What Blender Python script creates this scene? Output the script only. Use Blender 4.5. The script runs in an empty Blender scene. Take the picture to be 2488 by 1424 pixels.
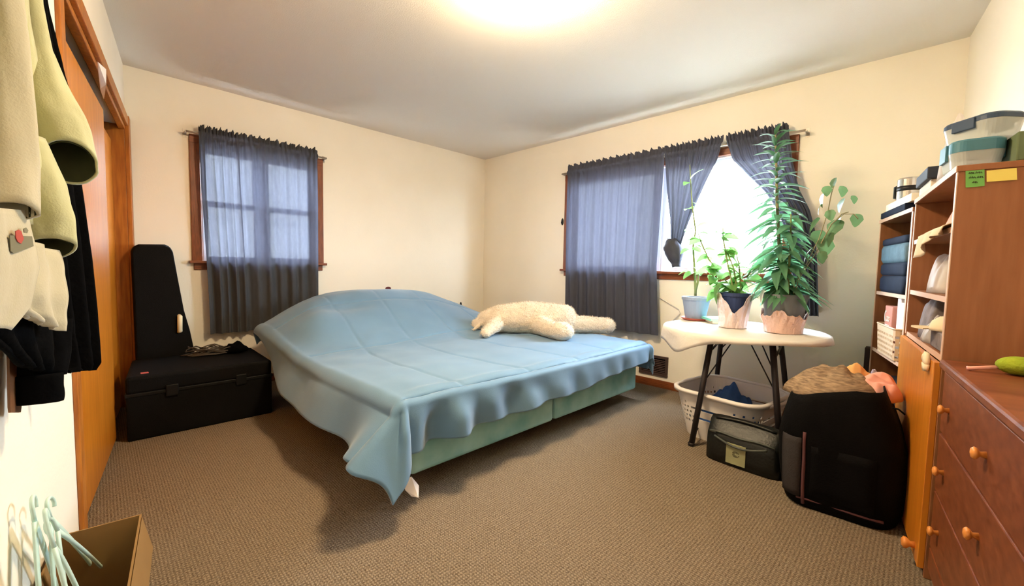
import bpy, math, random
from mathutils import Vector, Matrix, noise as mnoise

random.seed(7)
scene = bpy.context.scene
col = scene.collection
R = math.radians

# ------------------------------------------------------------------ camera
F_PX, YAW, PITCH, ROLL = 1005.385, 2.35397448, 0.0631667863, -0.0205788232
CAM = Vector((4.10799, -3.58468, 1.06712))
def cam_axes():
    fwd = Vector((math.cos(YAW) * math.cos(PITCH), math.sin(YAW) * math.cos(PITCH), -math.sin(PITCH)))
    right = Vector((math.sin(YAW), -math.cos(YAW), 0))
    down = fwd.cross(right)
    c, s = math.cos(ROLL), math.sin(ROLL)
    return c * right + s * down, -s * right + c * down, fwd
AX_R, AX_D, AX_F = cam_axes()
cd = bpy.data.cameras.new('camera')
cd.sensor_width = 36; cd.lens = 36 * F_PX / 2488; cd.clip_start = 0.01; cd.clip_end = 100
cam = bpy.data.objects.new('camera', cd); col.objects.link(cam)
cam.matrix_world = Matrix(((AX_R.x, -AX_D.x, -AX_F.x, CAM.x), (AX_R.y, -AX_D.y, -AX_F.y, CAM.y),
                           (AX_R.z, -AX_D.z, -AX_F.z, CAM.z), (0, 0, 0, 1)))
scene.camera = cam

# ------------------------------------------------------------------ world, exposure
DAY = 47.0
LAMP = 121.0
w = bpy.data.worlds.new('overcast_sky'); scene.world = w; w.use_nodes = True
bg = w.node_tree.nodes['Background']
bg.inputs[0].default_value = (0.74, 0.88, 1.0, 1); bg.inputs[1].default_value = DAY
scene.view_settings.view_transform = 'Standard'; scene.view_settings.look = 'None'
scene.view_settings.gamma = 1.0; scene.view_settings.use_curve_mapping = False
scene.view_settings.exposure = 0.68
cy = scene.cycles
cy.max_bounces = 6; cy.diffuse_bounces = 4; cy.glossy_bounces = 2; cy.transmission_bounces = 4; cy.transparent_max_bounces = 8
cy.caustics_reflective = False; cy.caustics_refractive = False
cy.use_adaptive_sampling = True; cy.adaptive_threshold = 0.12; cy.adaptive_min_samples = 16
def portal(name, loc, direction, sx, sy):
    l = bpy.data.lights.new(name, 'AREA'); l.shape = 'RECTANGLE'; l.size = sx; l.size_y = sy
    l.cycles.is_portal = True
    o = bpy.data.objects.new(name, l); col.objects.link(o)
    o.location = loc; o.rotation_euler = Vector(direction).to_track_quat('-Z', 'Z').to_euler()
portal('sky_portal', (-0.10, -2.545, 1.52), (1, 0, 0), 0.86, 0.92)
portal('sky_portal', (2.37, 0.10, 1.52), (0, -1, 0), 1.96, 0.94)

# ------------------------------------------------------------------ pixel -> point helpers (2488 x 1424 frame)
def ray(u, v): return AX_R * ((u - 1244) / F_PX) + AX_D * ((v - 712) / F_PX) + AX_F
def pl(u, v, n, d):
    r = ray(u, v); n = Vector(n); return CAM + r * ((d - n.dot(CAM)) / n.dot(r))
def pz(u, v, z): return pl(u, v, (0, 0, 1), z)
def py(u, v, y): return pl(u, v, (0, 1, 0), y)
def px(u, v, x): return pl(u, v, (1, 0, 0), x)
L0 = Vector((0, -3.41, 0)); LU = Vector((1, -0.118, 0)).normalized(); LN = Vector((0.118, 1, 0)).normalized()
def pw(u, v, off): return pl(u, v, LN, LN.dot(L0) + off)            # plane parallel to the closet wall
def pd(u, v, dist): return CAM + ray(u, v) * dist                  # at a given depth
def lw(s, off, z): return L0 + LU * s + LN * off + Vector((0, 0, z))

# ------------------------------------------------------------------ materials
def lin(c):
    return tuple((x / 12.92 if x <= 0.04045 else ((x + 0.055) / 1.055) ** 2.4) for x in (v / 255 for v in c)) + (1,)
def mat(name, c, rough=0.6, spec=0.3, var=0.0, vscale=8, bump=0.0, bscale=60, metal=0.0, trans=None, sheen=0.0, c2=None, stretch=None, detail=4, alpha=1.0, emit=None, coat=0.0, thru=0.0):
    m = bpy.data.materials.new(name); m.use_nodes = True
    nt = m.node_tree; N = nt.nodes; Lk = nt.links
    b = N['Principled BSDF']; out = N['Material Output']
    base = lin(c)
    b.inputs['Base Color'].default_value = base
    b.inputs['Roughness'].default_value = rough
    b.inputs['Specular IOR Level'].default_value = spec
    b.inputs['Metallic'].default_value = metal
    if sheen: b.inputs['Sheen Weight'].default_value = sheen
    if coat: b.inputs['Coat Weight'].default_value = coat; b.inputs['Coat Roughness'].default_value = 0.15
    tc = None
    def coords():
        nonlocal tc
        if tc is None:
            t = N.new('ShaderNodeTexCoord'); mp = N.new('ShaderNodeMapping')
            Lk.new(t.outputs['Object'], mp.inputs['Vector'])
            if stretch: mp.inputs['Scale'].default_value = stretch
            tc = mp
        return tc.outputs['Vector']
    colout = None
    if var or c2:
        n = N.new('ShaderNodeTexNoise'); n.inputs['Scale'].default_value = vscale; n.inputs['Detail'].default_value = detail
        Lk.new(coords(), n.inputs['Vector'])
        r = N.new('ShaderNodeValToRGB')
        lo = lin(c2) if c2 else tuple(x * (1 - var) for x in base[:3]) + (1,)
        hi = base if c2 else tuple(min(1, x * (1 + var)) for x in base[:3]) + (1,)
        r.color_ramp.elements[0].position = 0.3; r.color_ramp.elements[1].position = 0.7
        r.color_ramp.elements[0].color = lo; r.color_ramp.elements[1].color = hi
        Lk.new(n.outputs['Fac'], r.inputs['Fac']); Lk.new(r.outputs['Color'], b.inputs['Base Color'])
        colout = r.outputs['Color']
    if bump:
        n = N.new('ShaderNodeTexNoise'); n.inputs['Scale'].default_value = bscale; n.inputs['Detail'].default_value = 3
        Lk.new(coords(), n.inputs['Vector'])
        bp = N.new('ShaderNodeBump'); bp.inputs['Strength'].default_value = bump; bp.inputs['Distance'].default_value = 0.01
        Lk.new(n.outputs['Fac'], bp.inputs['Height']); Lk.new(bp.outputs['Normal'], b.inputs['Normal'])
    last = b.outputs['BSDF']
    if trans:
        amt, tcol = trans
        t = N.new('ShaderNodeBsdfTranslucent'); t.inputs['Color'].default_value = lin(tcol)
        mx = N.new('ShaderNodeMixShader'); mx.inputs['Fac'].default_value = amt
        Lk.new(last, mx.inputs[1]); Lk.new(t.outputs['BSDF'], mx.inputs[2]); last = mx.outputs['Shader']
    if thru:
        t = N.new('ShaderNodeBsdfTransparent'); mx = N.new('ShaderNodeMixShader'); mx.inputs['Fac'].default_value = thru
        Lk.new(last, mx.inputs[1]); Lk.new(t.outputs['BSDF'], mx.inputs[2]); last = mx.outputs['Shader']
    if alpha < 1:
        t = N.new('ShaderNodeBsdfTransparent'); t.inputs['Color'].default_value = base if trans is None else (1, 1, 1, 1)
        mx = N.new('ShaderNodeMixShader'); mx.inputs['Fac'].default_value = alpha
        Lk.new(t.outputs['BSDF'], mx.inputs[1]); Lk.new(last, mx.inputs[2]); last = mx.outputs['Shader']
    if emit:
        b.inputs['Emission Color'].default_value = emit[0]; b.inputs['Emission Strength'].default_value = emit[1]
    if last is not b.outputs['BSDF']: Lk.new(last, out.inputs['Surface'])
    return m

def carpet_mat():
    m = bpy.data.materials.new('carpet'); m.use_nodes = True
    nt = m.node_tree; N = nt.nodes; Lk = nt.links; b = N['Principled BSDF']
    b.inputs['Roughness'].default_value = 0.95; b.inputs['Specular IOR Level'].default_value = 0.05
    t = N.new('ShaderNodeTexCoord')
    wv = N.new('ShaderNodeTexWave'); wv.wave_type = 'BANDS'; wv.bands_direction = 'X'; wv.inputs['Scale'].default_value = 24
    wv.inputs['Distortion'].default_value = 1.2; wv.inputs['Detail'].default_value = 2; wv.inputs['Detail Scale'].default_value = 6
    wy = N.new('ShaderNodeTexWave'); wy.wave_type = 'BANDS'; wy.bands_direction = 'Y'; wy.inputs['Scale'].default_value = 30
    wy.inputs['Distortion'].default_value = 2.5; wy.inputs['Detail'].default_value = 2; wy.inputs['Detail Scale'].default_value = 5
    ns = N.new('ShaderNodeTexNoise'); ns.inputs['Scale'].default_value = 160; ns.inputs['Detail'].default_value = 2
    for x in (wv, wy, ns): Lk.new(t.outputs['Object'], x.inputs['Vector'])
    mul = N.new('ShaderNodeMath'); mul.operation = 'MULTIPLY'
    Lk.new(wv.outputs['Fac'], mul.inputs[0]); Lk.new(wy.outputs['Fac'], mul.inputs[1])
    hf = N.new('ShaderNodeMath'); hf.operation = 'MULTIPLY'; hf.inputs[1].default_value = 0.45; Lk.new(mul.outputs[0], hf.inputs[0])
    ad = N.new('ShaderNodeMath'); ad.operation = 'ADD'
    Lk.new(hf.outputs[0], ad.inputs[0]); Lk.new(ns.outputs['Fac'], ad.inputs[1])
    r = N.new('ShaderNodeValToRGB')
    r.color_ramp.elements[0].position = 0.30; r.color_ramp.elements[1].position = 0.92
    r.color_ramp.elements[0].color = lin((84, 71, 58)); r.color_ramp.elements[1].color = lin((152, 137, 119))
    Lk.new(ad.outputs[0], r.inputs['Fac'])
    Lk.new(r.outputs['Color'], b.inputs['Base Color'])
    bp = N.new('ShaderNodeBump'); bp.inputs['Strength'].default_value = 0.8; bp.inputs['Distance'].default_value = 0.006
    Lk.new(ad.outputs[0], bp.inputs['Height']); Lk.new(bp.outputs['Normal'], b.inputs['Normal'])
    return m
def glass_mat(name, tint=(1, 1, 1, 1), refl=0.06):
    m = bpy.data.materials.new(name); m.use_nodes = True
    nt = m.node_tree; N = nt.nodes; Lk = nt.links; N.remove(N['Principled BSDF'])
    t = N.new('ShaderNodeBsdfTransparent'); t.inputs['Color'].default_value = tint
    g = N.new('ShaderNodeBsdfGlossy'); g.inputs['Roughness'].default_value = 0.05
    mx = N.new('ShaderNodeMixShader'); mx.inputs['Fac'].default_value = refl
    Lk.new(t.outputs[0], mx.inputs[1]); Lk.new(g.outputs[0], mx.inputs[2]); Lk.new(mx.outputs[0], N['Material Output'].inputs['Surface'])
    return m

M = {}
M['wall'] = mat('wall_paint', (243, 236, 222), 0.75, 0.2, var=0.015, vscale=3, bump=0.06, bscale=90)
M['ceil'] = mat('ceiling_paint', (232, 226, 218), 0.9, 0.1, bump=0.15, bscale=160)
M['carpet'] = carpet_mat()
M['trim'] = mat('stained_trim_wood', (140, 76, 40), 0.4, 0.4, c2=(98, 50, 26), vscale=10, stretch=(14, 14, 1.2))
M['trimy'] = mat('stained_trim_wood_crosswise', (140, 76, 40), 0.4, 0.4, c2=(98, 50, 26), vscale=10, stretch=(14, 1.2, 14))
M['trimx'] = mat('stained_trim_wood_lengthwise', (140, 76, 40), 0.4, 0.4, c2=(98, 50, 26), vscale=10, stretch=(1.2, 14, 14))
M['closet'] = mat('honey_door_wood', (212, 134, 38), 0.33, 0.5, c2=(192, 112, 28), vscale=5, stretch=(9, 9, 0.8))
M['closet_trim'] = mat('honey_trim_wood', (188, 118, 46), 0.4, 0.4, c2=(150, 86, 28), vscale=6, stretch=(9, 9, 1))
M['dark'] = mat('recess_shade', (10, 8, 6), 0.9, 0.05)  # near-black colour stands in for the shade inside recesses
M['sash'] = mat('window_sash_paint', (226, 226, 232), 0.5, 0.3)
M['glass'] = glass_mat('window_glass')
M['curtain'] = mat('charcoal_curtain', (70, 71, 74), 0.85, 0.1, var=0.08, vscale=60, bump=0.15, bscale=500, thru=0.0038, trans=(0.085, (104, 108, 130)), stretch=(1, 1, 0.25))
M['curtain_b'] = mat('slate_curtain', (74, 76, 88), 0.85, 0.1, var=0.06, vscale=60, bump=0.12, bscale=500, thru=0.0018, trans=(0.042, (122, 126, 152)), stretch=(1, 1, 0.25))
M['rod'] = mat('rod_metal', (170, 160, 150), 0.35, 0.5, metal=0.6)
M['comf'] = mat('blue_comforter', (98, 133, 164), 0.62, 0.25, var=0.05, vscale=4, bump=0.08, bscale=220, sheen=0.25)
M['spring'] = mat('teal_ticking', (106, 162, 168), 0.7, 0.2, c2=(156, 200, 202), vscale=5)
M['mattress'] = mat('mattress_fabric', (200, 206, 210), 0.8, 0.2)
M['bedmetal'] = mat('bed_frame_metal', (34, 32, 32), 0.5, 0.4, metal=0.5)
M['plush'] = mat('cream_plush', (226, 210, 188), 0.95, 0.05, var=0.06, vscale=14, bump=0.9, bscale=90, sheen=0.5)
M['case'] = mat('black_tolex', (7, 6, 6), 0.7, 0.12, bump=0.25, bscale=220, var=0.2)
M['casetrim'] = mat('black_plastic', (7, 7, 7), 0.45, 0.25)
M['cream'] = mat('cream_plastic', (226, 216, 186), 0.45, 0.4)
M['pink'] = mat('pink_sticker', (196, 96, 92), 0.6, 0.3)
M['cable'] = mat('grey_cable', (70, 62, 54), 0.5, 0.3)
M['white'] = mat('white_plastic', (232, 226, 222), 0.4, 0.4)
M['cloth_w'] = mat('white_cloth', (238, 234, 230), 0.7, 0.2, var=0.03, vscale=9, bump=0.2, bscale=30, trans=(0.2, (240, 236, 230)))
M['legm'] = mat('black_leg_metal', (44, 38, 40), 0.45, 0.4, metal=0.4)
M['pot_b'] = mat('blue_grey_pot', (142, 158, 186), 0.5, 0.35)
M['pot_n'] = mat('navy_pot', (44, 60, 104), 0.5, 0.35)
M['pot_g'] = mat('grey_pot', (116, 122, 132), 0.55, 0.3)
M['saucer'] = mat('red_saucer', (196, 108, 96), 0.5, 0.3)
M['soil'] = mat('potting_soil', (48, 36, 28), 0.95, 0.05, var=0.4, vscale=60, bump=0.8, bscale=90)
M['foil'] = mat('pale_foil_wrap', (226, 206, 204), 0.3, 0.6, metal=0.35, bump=0.9, bscale=38)
M['foil2'] = mat('copper_foil_wrap', (222, 188, 178), 0.28, 0.6, metal=0.4, bump=0.9, bscale=46)
M['leaf'] = mat('lily_leaf', (80, 122, 94), 0.5, 0.3, var=0.2, vscale=20, trans=(0.3, (120, 180, 130)))
M['leaf2'] = mat('round_leaf', (100, 146, 84), 0.5, 0.3, var=0.2, vscale=16, trans=(0.35, (140, 196, 110)))
M['leaf3'] = mat('vine_leaf', (84, 112, 82), 0.5, 0.3, var=0.2, vscale=16, trans=(0.25, (120, 160, 100)))
M['stem'] = mat('plant_stem', (128, 140, 92), 0.6, 0.3)
M['stemw'] = mat('woody_stem', (146, 140, 112), 0.7, 0.2)
M['teal'] = mat('teal_cover', (120, 200, 186), 0.4, 0.4)
M['page'] = mat('book_pages', (232, 222, 202), 0.8, 0.1)
M['basket'] = mat('white_basket_plastic', (222, 216, 214), 0.4, 0.4)
M['bluecloth'] = mat('blue_laundry', (56, 88, 146), 0.85, 0.1, var=0.2, vscale=14)
M['bag'] = mat('black_nylon', (11, 13, 11), 0.45, 0.4, var=0.3, vscale=25, bump=0.2, bscale=80)
M['bagtrim'] = mat('grey_bag_trim', (70, 74, 70), 0.5, 0.3)
M['patch'] = mat('sage_patch', (150, 150, 116), 0.7, 0.2, var=0.08, vscale=20)
M['ink'] = mat('dark_ink', (60, 56, 44), 0.7, 0.2)
M['hamper'] = mat('black_hamper_fabric', (6, 5, 6), 0.8, 0.1, var=0.3, vscale=12, bump=0.25, bscale=160)
M['mesh'] = mat('grey_mesh', (62, 58, 60), 0.8, 0.1, bump=0.6, bscale=400)
M['maroon'] = mat('maroon_binding', (96, 62, 66), 0.7, 0.2)
M['tan'] = mat('tan_knit', (170, 146, 120), 0.9, 0.05, c2=(110, 92, 78), vscale=14, stretch=(2, 2, 12), bump=0.3, bscale=120)
M['coral'] = mat('coral_cloth', (232, 172, 160), 0.85, 0.1)
M['orange'] = mat('orange_cloth', (232, 180, 120), 0.85, 0.1)
M['shelf'] = mat('shelf_wood', (150, 98, 64), 0.5, 0.3, c2=(134, 84, 52), vscale=5, stretch=(8, 8, 0.9), bump=0.05, bscale=120)
M['shelfedge'] = mat('shelf_edge_band', (206, 170, 146), 0.5, 0.3)
M['dresser'] = mat('dresser_wood', (132, 74, 44), 0.42, 0.4, c2=(98, 48, 24), vscale=4, stretch=(5, 0.9, 10), bump=0.04, bscale=100)
M['knob'] = mat('orange_wood_knob', (214, 138, 66), 0.4, 0.4)
M['note_g'] = mat('green_note_paper', (112, 168, 92), 0.8, 0.1)
M['note_y'] = mat('yellow_note_paper', (222, 204, 110), 0.8, 0.1)
M['clear'] = mat('clear_tub_plastic', (226, 232, 228), 0.15, 0.5, alpha=0.42, trans=(0.2, (240, 240, 236)))
M['lidb'] = mat('blue_lid', (66, 116, 134), 0.4, 0.4)
M['lidd'] = mat('dark_blue_lid', (46, 66, 92), 0.4, 0.4)
M['greenbox'] = mat('green_grey_box', (98, 112, 84), 0.7, 0.2, var=0.1)
M['steel'] = mat('brushed_steel', (196, 190, 184), 0.25, 0.6, metal=0.9)
M['blackp'] = mat('black_band', (24, 24, 28), 0.45, 0.4)
M['darkbox'] = mat('dark_box', (46, 50, 62), 0.6, 0.3)
M['paperw'] = mat('white_paper', (238, 234, 234), 0.8, 0.1)
M['bagplastic'] = mat('plastic_bag', (224, 214, 206), 0.4, 0.4, alpha=0.6, trans=(0.3, (240, 232, 226)))
M['kraft'] = mat('rose_paper_bag', (188, 132, 120), 0.8, 0.1)
M['beige'] = mat('beige_basket', (214, 188, 158), 0.5, 0.3)
M['denim'] = mat('light_denim', (86, 108, 120), 0.85, 0.1, var=0.15, vscale=14, bump=0.2, bscale=90)
M['navy'] = mat('navy_cloth', (26, 34, 52), 0.85, 0.1, var=0.2)
M['greycloth'] = mat('grey_cloth', (122, 112, 112), 0.85, 0.1, var=0.25, vscale=18, bump=0.3, bscale=60)
M['creamcloth'] = mat('cream_cloth', (226, 208, 180), 0.85, 0.1, var=0.06)
M['lime'] = mat('lime_fuzz', (160, 176, 54), 0.85, 0.1, c2=(104, 132, 40), vscale=12, bump=0.4, bscale=120)
M['pinkh'] = mat('pale_pink_handle', (226, 164, 152), 0.5, 0.3)
M['fleece'] = mat('sage_fleece', (178, 176, 136), 0.95, 0.05, var=0.06, vscale=10, bump=0.12, bscale=260, sheen=0.4)
M['fleece2'] = mat('cream_fleece', (176, 168, 142), 0.95, 0.05, var=0.05, vscale=10, bump=0.12, bscale=260, sheen=0.4)
M['sleeve_shade'] = mat('sleeve_inner_shade', (54, 56, 40), 0.95, 0.05)  # dark colour paints in the shade inside the open sleeves
M['blackcloth'] = mat('black_jersey', (6, 6, 7), 0.95, 0.05, var=0.2, vscale=18, bump=0.2, bscale=90)
M['khaki'] = mat('olive_print_cloth', (120, 116, 96), 0.9, 0.05, var=0.1)
M['redprint'] = mat('red_print', (164, 76, 68), 0.85, 0.1)
M['leather'] = mat('brown_leather', (104, 70, 44), 0.5, 0.3)
M['board'] = mat('cardboard', (138, 106, 66), 0.85, 0.1, var=0.05, vscale=10)
M['hanger'] = mat('pale_teal_hanger', (196, 224, 216), 0.35, 0.4)
M['vent'] = mat('bronze_vent', (84, 66, 62), 0.45, 0.4, metal=0.3)
M['red'] = mat('dark_red_wood', (92, 36, 40), 0.5, 0.3)
M['lampglass'] = mat('lamp_glass', (255, 244, 224), 0.4, 0.3, emit=((1.0, 0.76, 0.45, 1), LAMP))
M['brass'] = mat('lamp_rim', (210, 190, 150), 0.35, 0.5, metal=0.7)
M['lavender'] = mat('lavender_cloth', (170, 158, 176), 0.85, 0.1, var=0.1, vscale=10)
M['darkbrown'] = mat('dark_brown_board', (62, 50, 46), 0.7, 0.2)
M['taffeta'] = mat('white_tag', (246, 240, 240), 0.7, 0.2)

# ------------------------------------------------------------------ mesh builder and scene helpers
MW = {}
def tag(o, label=None, cat=None, group=None, kind=None):
    if label: o['label'] = label
    if cat: o['category'] = cat
    if group: o['group'] = group
    if kind: o['kind'] = kind
    return o
def thing(name, label, cat, loc=(0, 0, 0), rz=0.0, group=None, kind=None, mtx=None):
    o = bpy.data.objects.new(name, None); col.objects.link(o); o.empty_display_size = 0.05
    m = mtx if mtx is not None else Matrix.Translation(Vector(loc)) @ Matrix.Rotation(rz, 4, 'Z')
    o.matrix_world = m; MW[o] = m
    return tag(o, label, cat, group, kind)
class MB:
    def __init__(s): s.v = []; s.f = []
    def add(s, vs, fs):
        k = len(s.v); s.v += [Vector(x) for x in vs]; s.f += [tuple(i + k for i in f) for f in fs]; return s
    def hexa(s, p):                                    # 8 corners: bottom loop, top loop
        return s.add(p, [(3, 2, 1, 0), (4, 5, 6, 7), (0, 1, 5, 4), (1, 2, 6, 5), (2, 3, 7, 6), (3, 0, 4, 7)])
    def box(s, lo, hi, mtx=None):
        (a, b, c), (d, e, f) = lo, hi
        p = [Vector(x) for x in ((a, b, c), (d, b, c), (d, e, c), (a, e, c), (a, b, f), (d, b, f), (d, e, f), (a, e, f))]
        return s.hexa([mtx @ x for x in p] if mtx else p)
    def loft(s, rings, cap0=True, cap1=True, closed=True):
        n = len(rings[0]); k = len(s.v); fs = []
        vs = [x for r in rings for x in r]
        for i in range(len(rings) - 1):
            for j in range(n if closed else n - 1):
                a = i * n + j; b = i * n + (j + 1) % n
                fs.append((a, b, b + n, a + n))
        if closed and cap0: fs.append(tuple(reversed(range(n))))
        if closed and cap1: fs.append(tuple(range((len(rings) - 1) * n, len(rings) * n)))
        return s.add(vs, fs)
    def prism(s, outline, fn, a, b):                    # outline 2-D, fn(x, y, t) -> point
        return s.loft([[fn(x, y, t) for x, y in outline] for t in (a, b)])
    def tube(s, pts, r, n=8, closed=False):
        pts = [Vector(p) for p in pts]; m = len(pts)
        rad = r if isinstance(r, (list, tuple)) else [r] * m
        rings = []; up = None
        for i, p in enumerate(pts):
            a = pts[(i - 1) % m] if closed else pts[max(0, i - 1)]; b = pts[(i + 1) % m] if closed else pts[min(m - 1, i + 1)]
            t = (b - a).normalized()
            if up is None:
                up = t.orthogonal().normalized()
            up = (up - t * up.dot(t))
            up = up.normalized() if up.length > 1e-6 else t.orthogonal().normalized()
            q = t.cross(up)
            rings.append([p + (up * math.cos(2 * math.pi * j / n) + q * math.sin(2 * math.pi * j / n)) * rad[i] for j in range(n)])
        if closed: rings.append(rings[0])
        return s.loft(rings, not closed, not closed)
    def lathe(s, prof, n=24, mtx=Matrix(), wob=None):
        rings = []
        for r, z in prof:
            ring = []
            for j in range(n):
                a = 2 * math.pi * j / n; rr = r if wob is None else wob(r, z, a)
                ring.append(mtx @ Vector((rr * math.cos(a), rr * math.sin(a), z)))
            rings.append(ring)
        return s.loft(rings)
    def ell(s, c, rad, mtx=Matrix(), nu=20, nv=12):
        c = Vector(c); rings = []
        for i in range(1, nv):
            t = math.pi * i / nv
            rings.append([c + mtx @ Vector((rad[0] * math.sin(t) * math.cos(2 * math.pi * j / nu), rad[1] * math.sin(t) * math.sin(2 * math.pi * j / nu), -rad[2] * math.cos(t))) for j in range(nu)])
        return s.loft(rings)
    def grid(s, P):
        nu = len(P); nv = len(P[0])
        return s.add([x for r in P for x in r], [(i * nv + j, i * nv + j + 1, (i + 1) * nv + j + 1, (i + 1) * nv + j) for i in range(nu - 1) for j in range(nv - 1)])
    def mesh(s, name, m, smooth):
        me = bpy.data.meshes.new(name); me.from_pydata([tuple(x) for x in s.v], [], s.f)
        me.materials.append(M[m] if isinstance(m, str) else m)
        if smooth: me.shade_smooth()
        me.update(); return me
    def build(s, name, m, parent=None, smooth=False, bevel=0.0, sub=0, solid=0.0, world=True, kind=None, label=None, bseg=2):
        if parent is not None:
            if world:
                inv = MW[parent].inverted(); s.v = [inv @ x for x in s.v]
            o = bpy.data.objects.new(name, s.mesh(name, m, smooth)); col.objects.link(o); o.parent = parent; MW[o] = MW[parent]
        else:
            lo = [min(x[i] for x in s.v) for i in range(3)]; hi = [max(x[i] for x in s.v) for i in range(3)]
            c = Vector(((lo[0] + hi[0]) / 2, (lo[1] + hi[1]) / 2, lo[2])); s.v = [x - c for x in s.v]
            o = bpy.data.objects.new(name, s.mesh(name, m, smooth)); col.objects.link(o); o.location = c; MW[o] = Matrix.Translation(c)
        if solid: md = o.modifiers.new('thickness', 'SOLIDIFY'); md.thickness = solid; md.offset = 0
        if bevel: md = o.modifiers.new('bevel', 'BEVEL'); md.width = bevel; md.segments = bseg; md.limit_method = 'ANGLE'; md.angle_limit = R(40)
        if sub: md = o.modifiers.new('subdivision', 'SUBSURF'); md.levels = sub; md.render_levels = sub
        if kind: o['kind'] = kind
        if label: o['label'] = label
        return o
def bx(name, m, lo, hi, parent=None, bevel=0.0, mtx=None, **k): return MB().box(lo, hi, mtx).build(name, m, parent, bevel=bevel, **k)
def inst(name, mesh, mtx_world, parent):
    o = bpy.data.objects.new(name, mesh); col.objects.link(o); o.parent = parent
    o.matrix_basis = MW[parent].inverted() @ mtx_world; MW[o] = mtx_world; return o
def rrect(w, h, r, n=5):
    out = []
    for cx, cy, a0 in ((w / 2 - r, h / 2 - r, 0), (-w / 2 + r, h / 2 - r, 90), (-w / 2 + r, -h / 2 + r, 180), (w / 2 - r, -h / 2 + r, 270)):
        for i in range(n + 1):
            a = R(a0 + 90 * i / n); out.append((cx + r * math.cos(a), cy + r * math.sin(a)))
    return out
def frame(o, xd, yd=None):                              # matrix with origin o, x axis xd (horizontal), z up
    xd = Vector(xd).normalized(); z = Vector((0, 0, 1)); yd = z.cross(xd)
    o = Vector(o)
    return Matrix(((xd.x, yd.x, 0, o.x), (xd.y, yd.y, 0, o.y), (0, 0, 1, o.z), (0, 0, 0, 1)))
def ss(a, b, x):
    t = max(0.0, min(1.0, (x - a) / (b - a))); return t * t * (3 - 2 * t)
def lerp(a, b, t): return a + (b - a) * t
def interp(tab, x):
    if x <= tab[0][0]: return tab[0][1]
    for (a, b), (c, d) in zip(tab, tab[1:]):
        if x <= c: return b + (d - b) * (x - a) / (c - a)
    return tab[-1][1]
def nz(x, y=0.0, z=0.0): return mnoise.noise(Vector((x, y, z)))

# ================================================================== THE SETTING
H = 2.44
RD = Vector((0.122, -0.9925, 0)).normalized(); RN = Vector((-0.9925, -0.122, 0)).normalized(); R0 = Vector((4.21, 0, 0))
CORNER = (4.705, -3.965)
poly = [(0, 0), (0, -3.41), CORNER, (4.21, 0)]
t = 0.14
big = [(-t, t), (-t, -3.41 - t), (CORNER[0] + t, CORNER[1] - t), (4.21 + t, t)]
fl = MB().prism(big, lambda x, y, z: Vector((x, y, z)), -0.1, 0.0).build('floor', 'carpet'); tag(fl, 'grey brown ribbed carpet over the whole bedroom floor', kind='structure')
ce = MB().prism(big, lambda x, y, z: Vector((x, y, z)), H, H + 0.1).build('ceiling', 'ceil'); tag(ce, 'plain matt white bedroom ceiling', kind='structure')
# wall with the smaller window (x = 0)
WA = (-2.985, -2.108, 1.065, 1.98)
m = MB()
m.box((-t, -3.41 - t, 0), (0, WA[0], H)); m.box((-t, WA[1], 0), (0, t, H)); m.box((-t, WA[0], 0), (0, WA[1], WA[2])); m.box((-t, WA[0], WA[3]), (0, WA[1], H))
tag(m.build('wall_back_left', 'wall'), 'cream wall with the single curtained window behind the bed', kind='structure')
WB = (1.39, 3.35, 1.055, 1.99)
m = MB()
m.box((0, 0, 0), (WB[0], t, H)); m.box((WB[1], 0, 0), (4.21 + t, t, H)); m.box((WB[0], 0, 0), (WB[1], t, WB[2])); m.box((WB[0], 0, WB[3]), (WB[1], t, H))
tag(m.build('wall_back_right', 'wall'), 'cream wall with the wide window behind the plants', kind='structure')
m = MB(); a = R0; b = Vector((CORNER[0], CORNER[1], 0))
m.hexa([a, a - RN * t, b - RN * t, b] + [x + Vector((0, 0, H)) for x in (a, a - RN * t, b - RN * t, b)])
tag(m.build('wall_right', 'wall'), 'cream wall behind the bookcases and dresser', kind='structure')
FL = frame(L0, LU)                                       # local x along closet wall, local y into the room
CS0, CS1, CZ = 0.085, 2.03, 2.0
m = MB()
m.box((-0.02, -t, 0), (CS0, 0, H), FL); m.box((CS0, -t, CZ), (CS1, 0, H), FL); m.box((CS1, -t, 0), (4.74, 0, H), FL)
tag(m.build('wall_left', 'wall'), 'cream wall with the closet and hanging clothes', kind='structure')

# unseen ground added outside, pale so its bounce on the ceiling stays neutral
M['bounce_ground'] = mat('pale_bounce_ground', (176, 172, 166), 0.95, 0.05, var=0.06, vscale=3)
bounce_ground = bx('ground', 'bounce_ground', (-40, -40, -0.75), (40, 40, -0.55)); tag(bounce_ground, 'unseen pale ground added outside to shape the window light', kind='structure')

# closet: casing, doors, inside coloured black in place of shade
tr = thing('trim_1', 'honey brown wood casing around the closet opening', None, kind='structure', mtx=FL.copy())
bx('jamb', 'closet_trim', (0.005, 0, 0), (0.085, 0.028, 2.068), tr, 0.004, FL)
bx('jamb', 'closet_trim', (2.03, 0, 0), (2.095, 0.014, 2.068), tr, 0.004, FL)
bx('head', 'closet_trim', (0.005, 0, 2.0), (2.095, 0.022, 2.068), tr, 0.004, FL)
bx('track_cover', 'closet_trim', (0.085, -0.03, 1.972), (2.03, 0.004, 2.0), tr, 0.003, FL)
bx('side_lining', 'closet_trim', (0.075, -0.13, 0), (0.088, 0, 2.0), tr, 0, FL)
bx('track', 'dark', (0.085, -0.13, 1.90), (2.03, -0.10, 2.0), tr, 0, FL)  # blackened so the gap above the doors reads as deep shade
cl = MB(); cl.box((CS0 - 0.05, -0.62, 0), (CS1 + 0.05, -0.60, 2.1), FL); cl.box((CS0 - 0.05, -0.62, 2.02), (CS1 + 0.05, -t, 2.1), FL)
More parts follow.
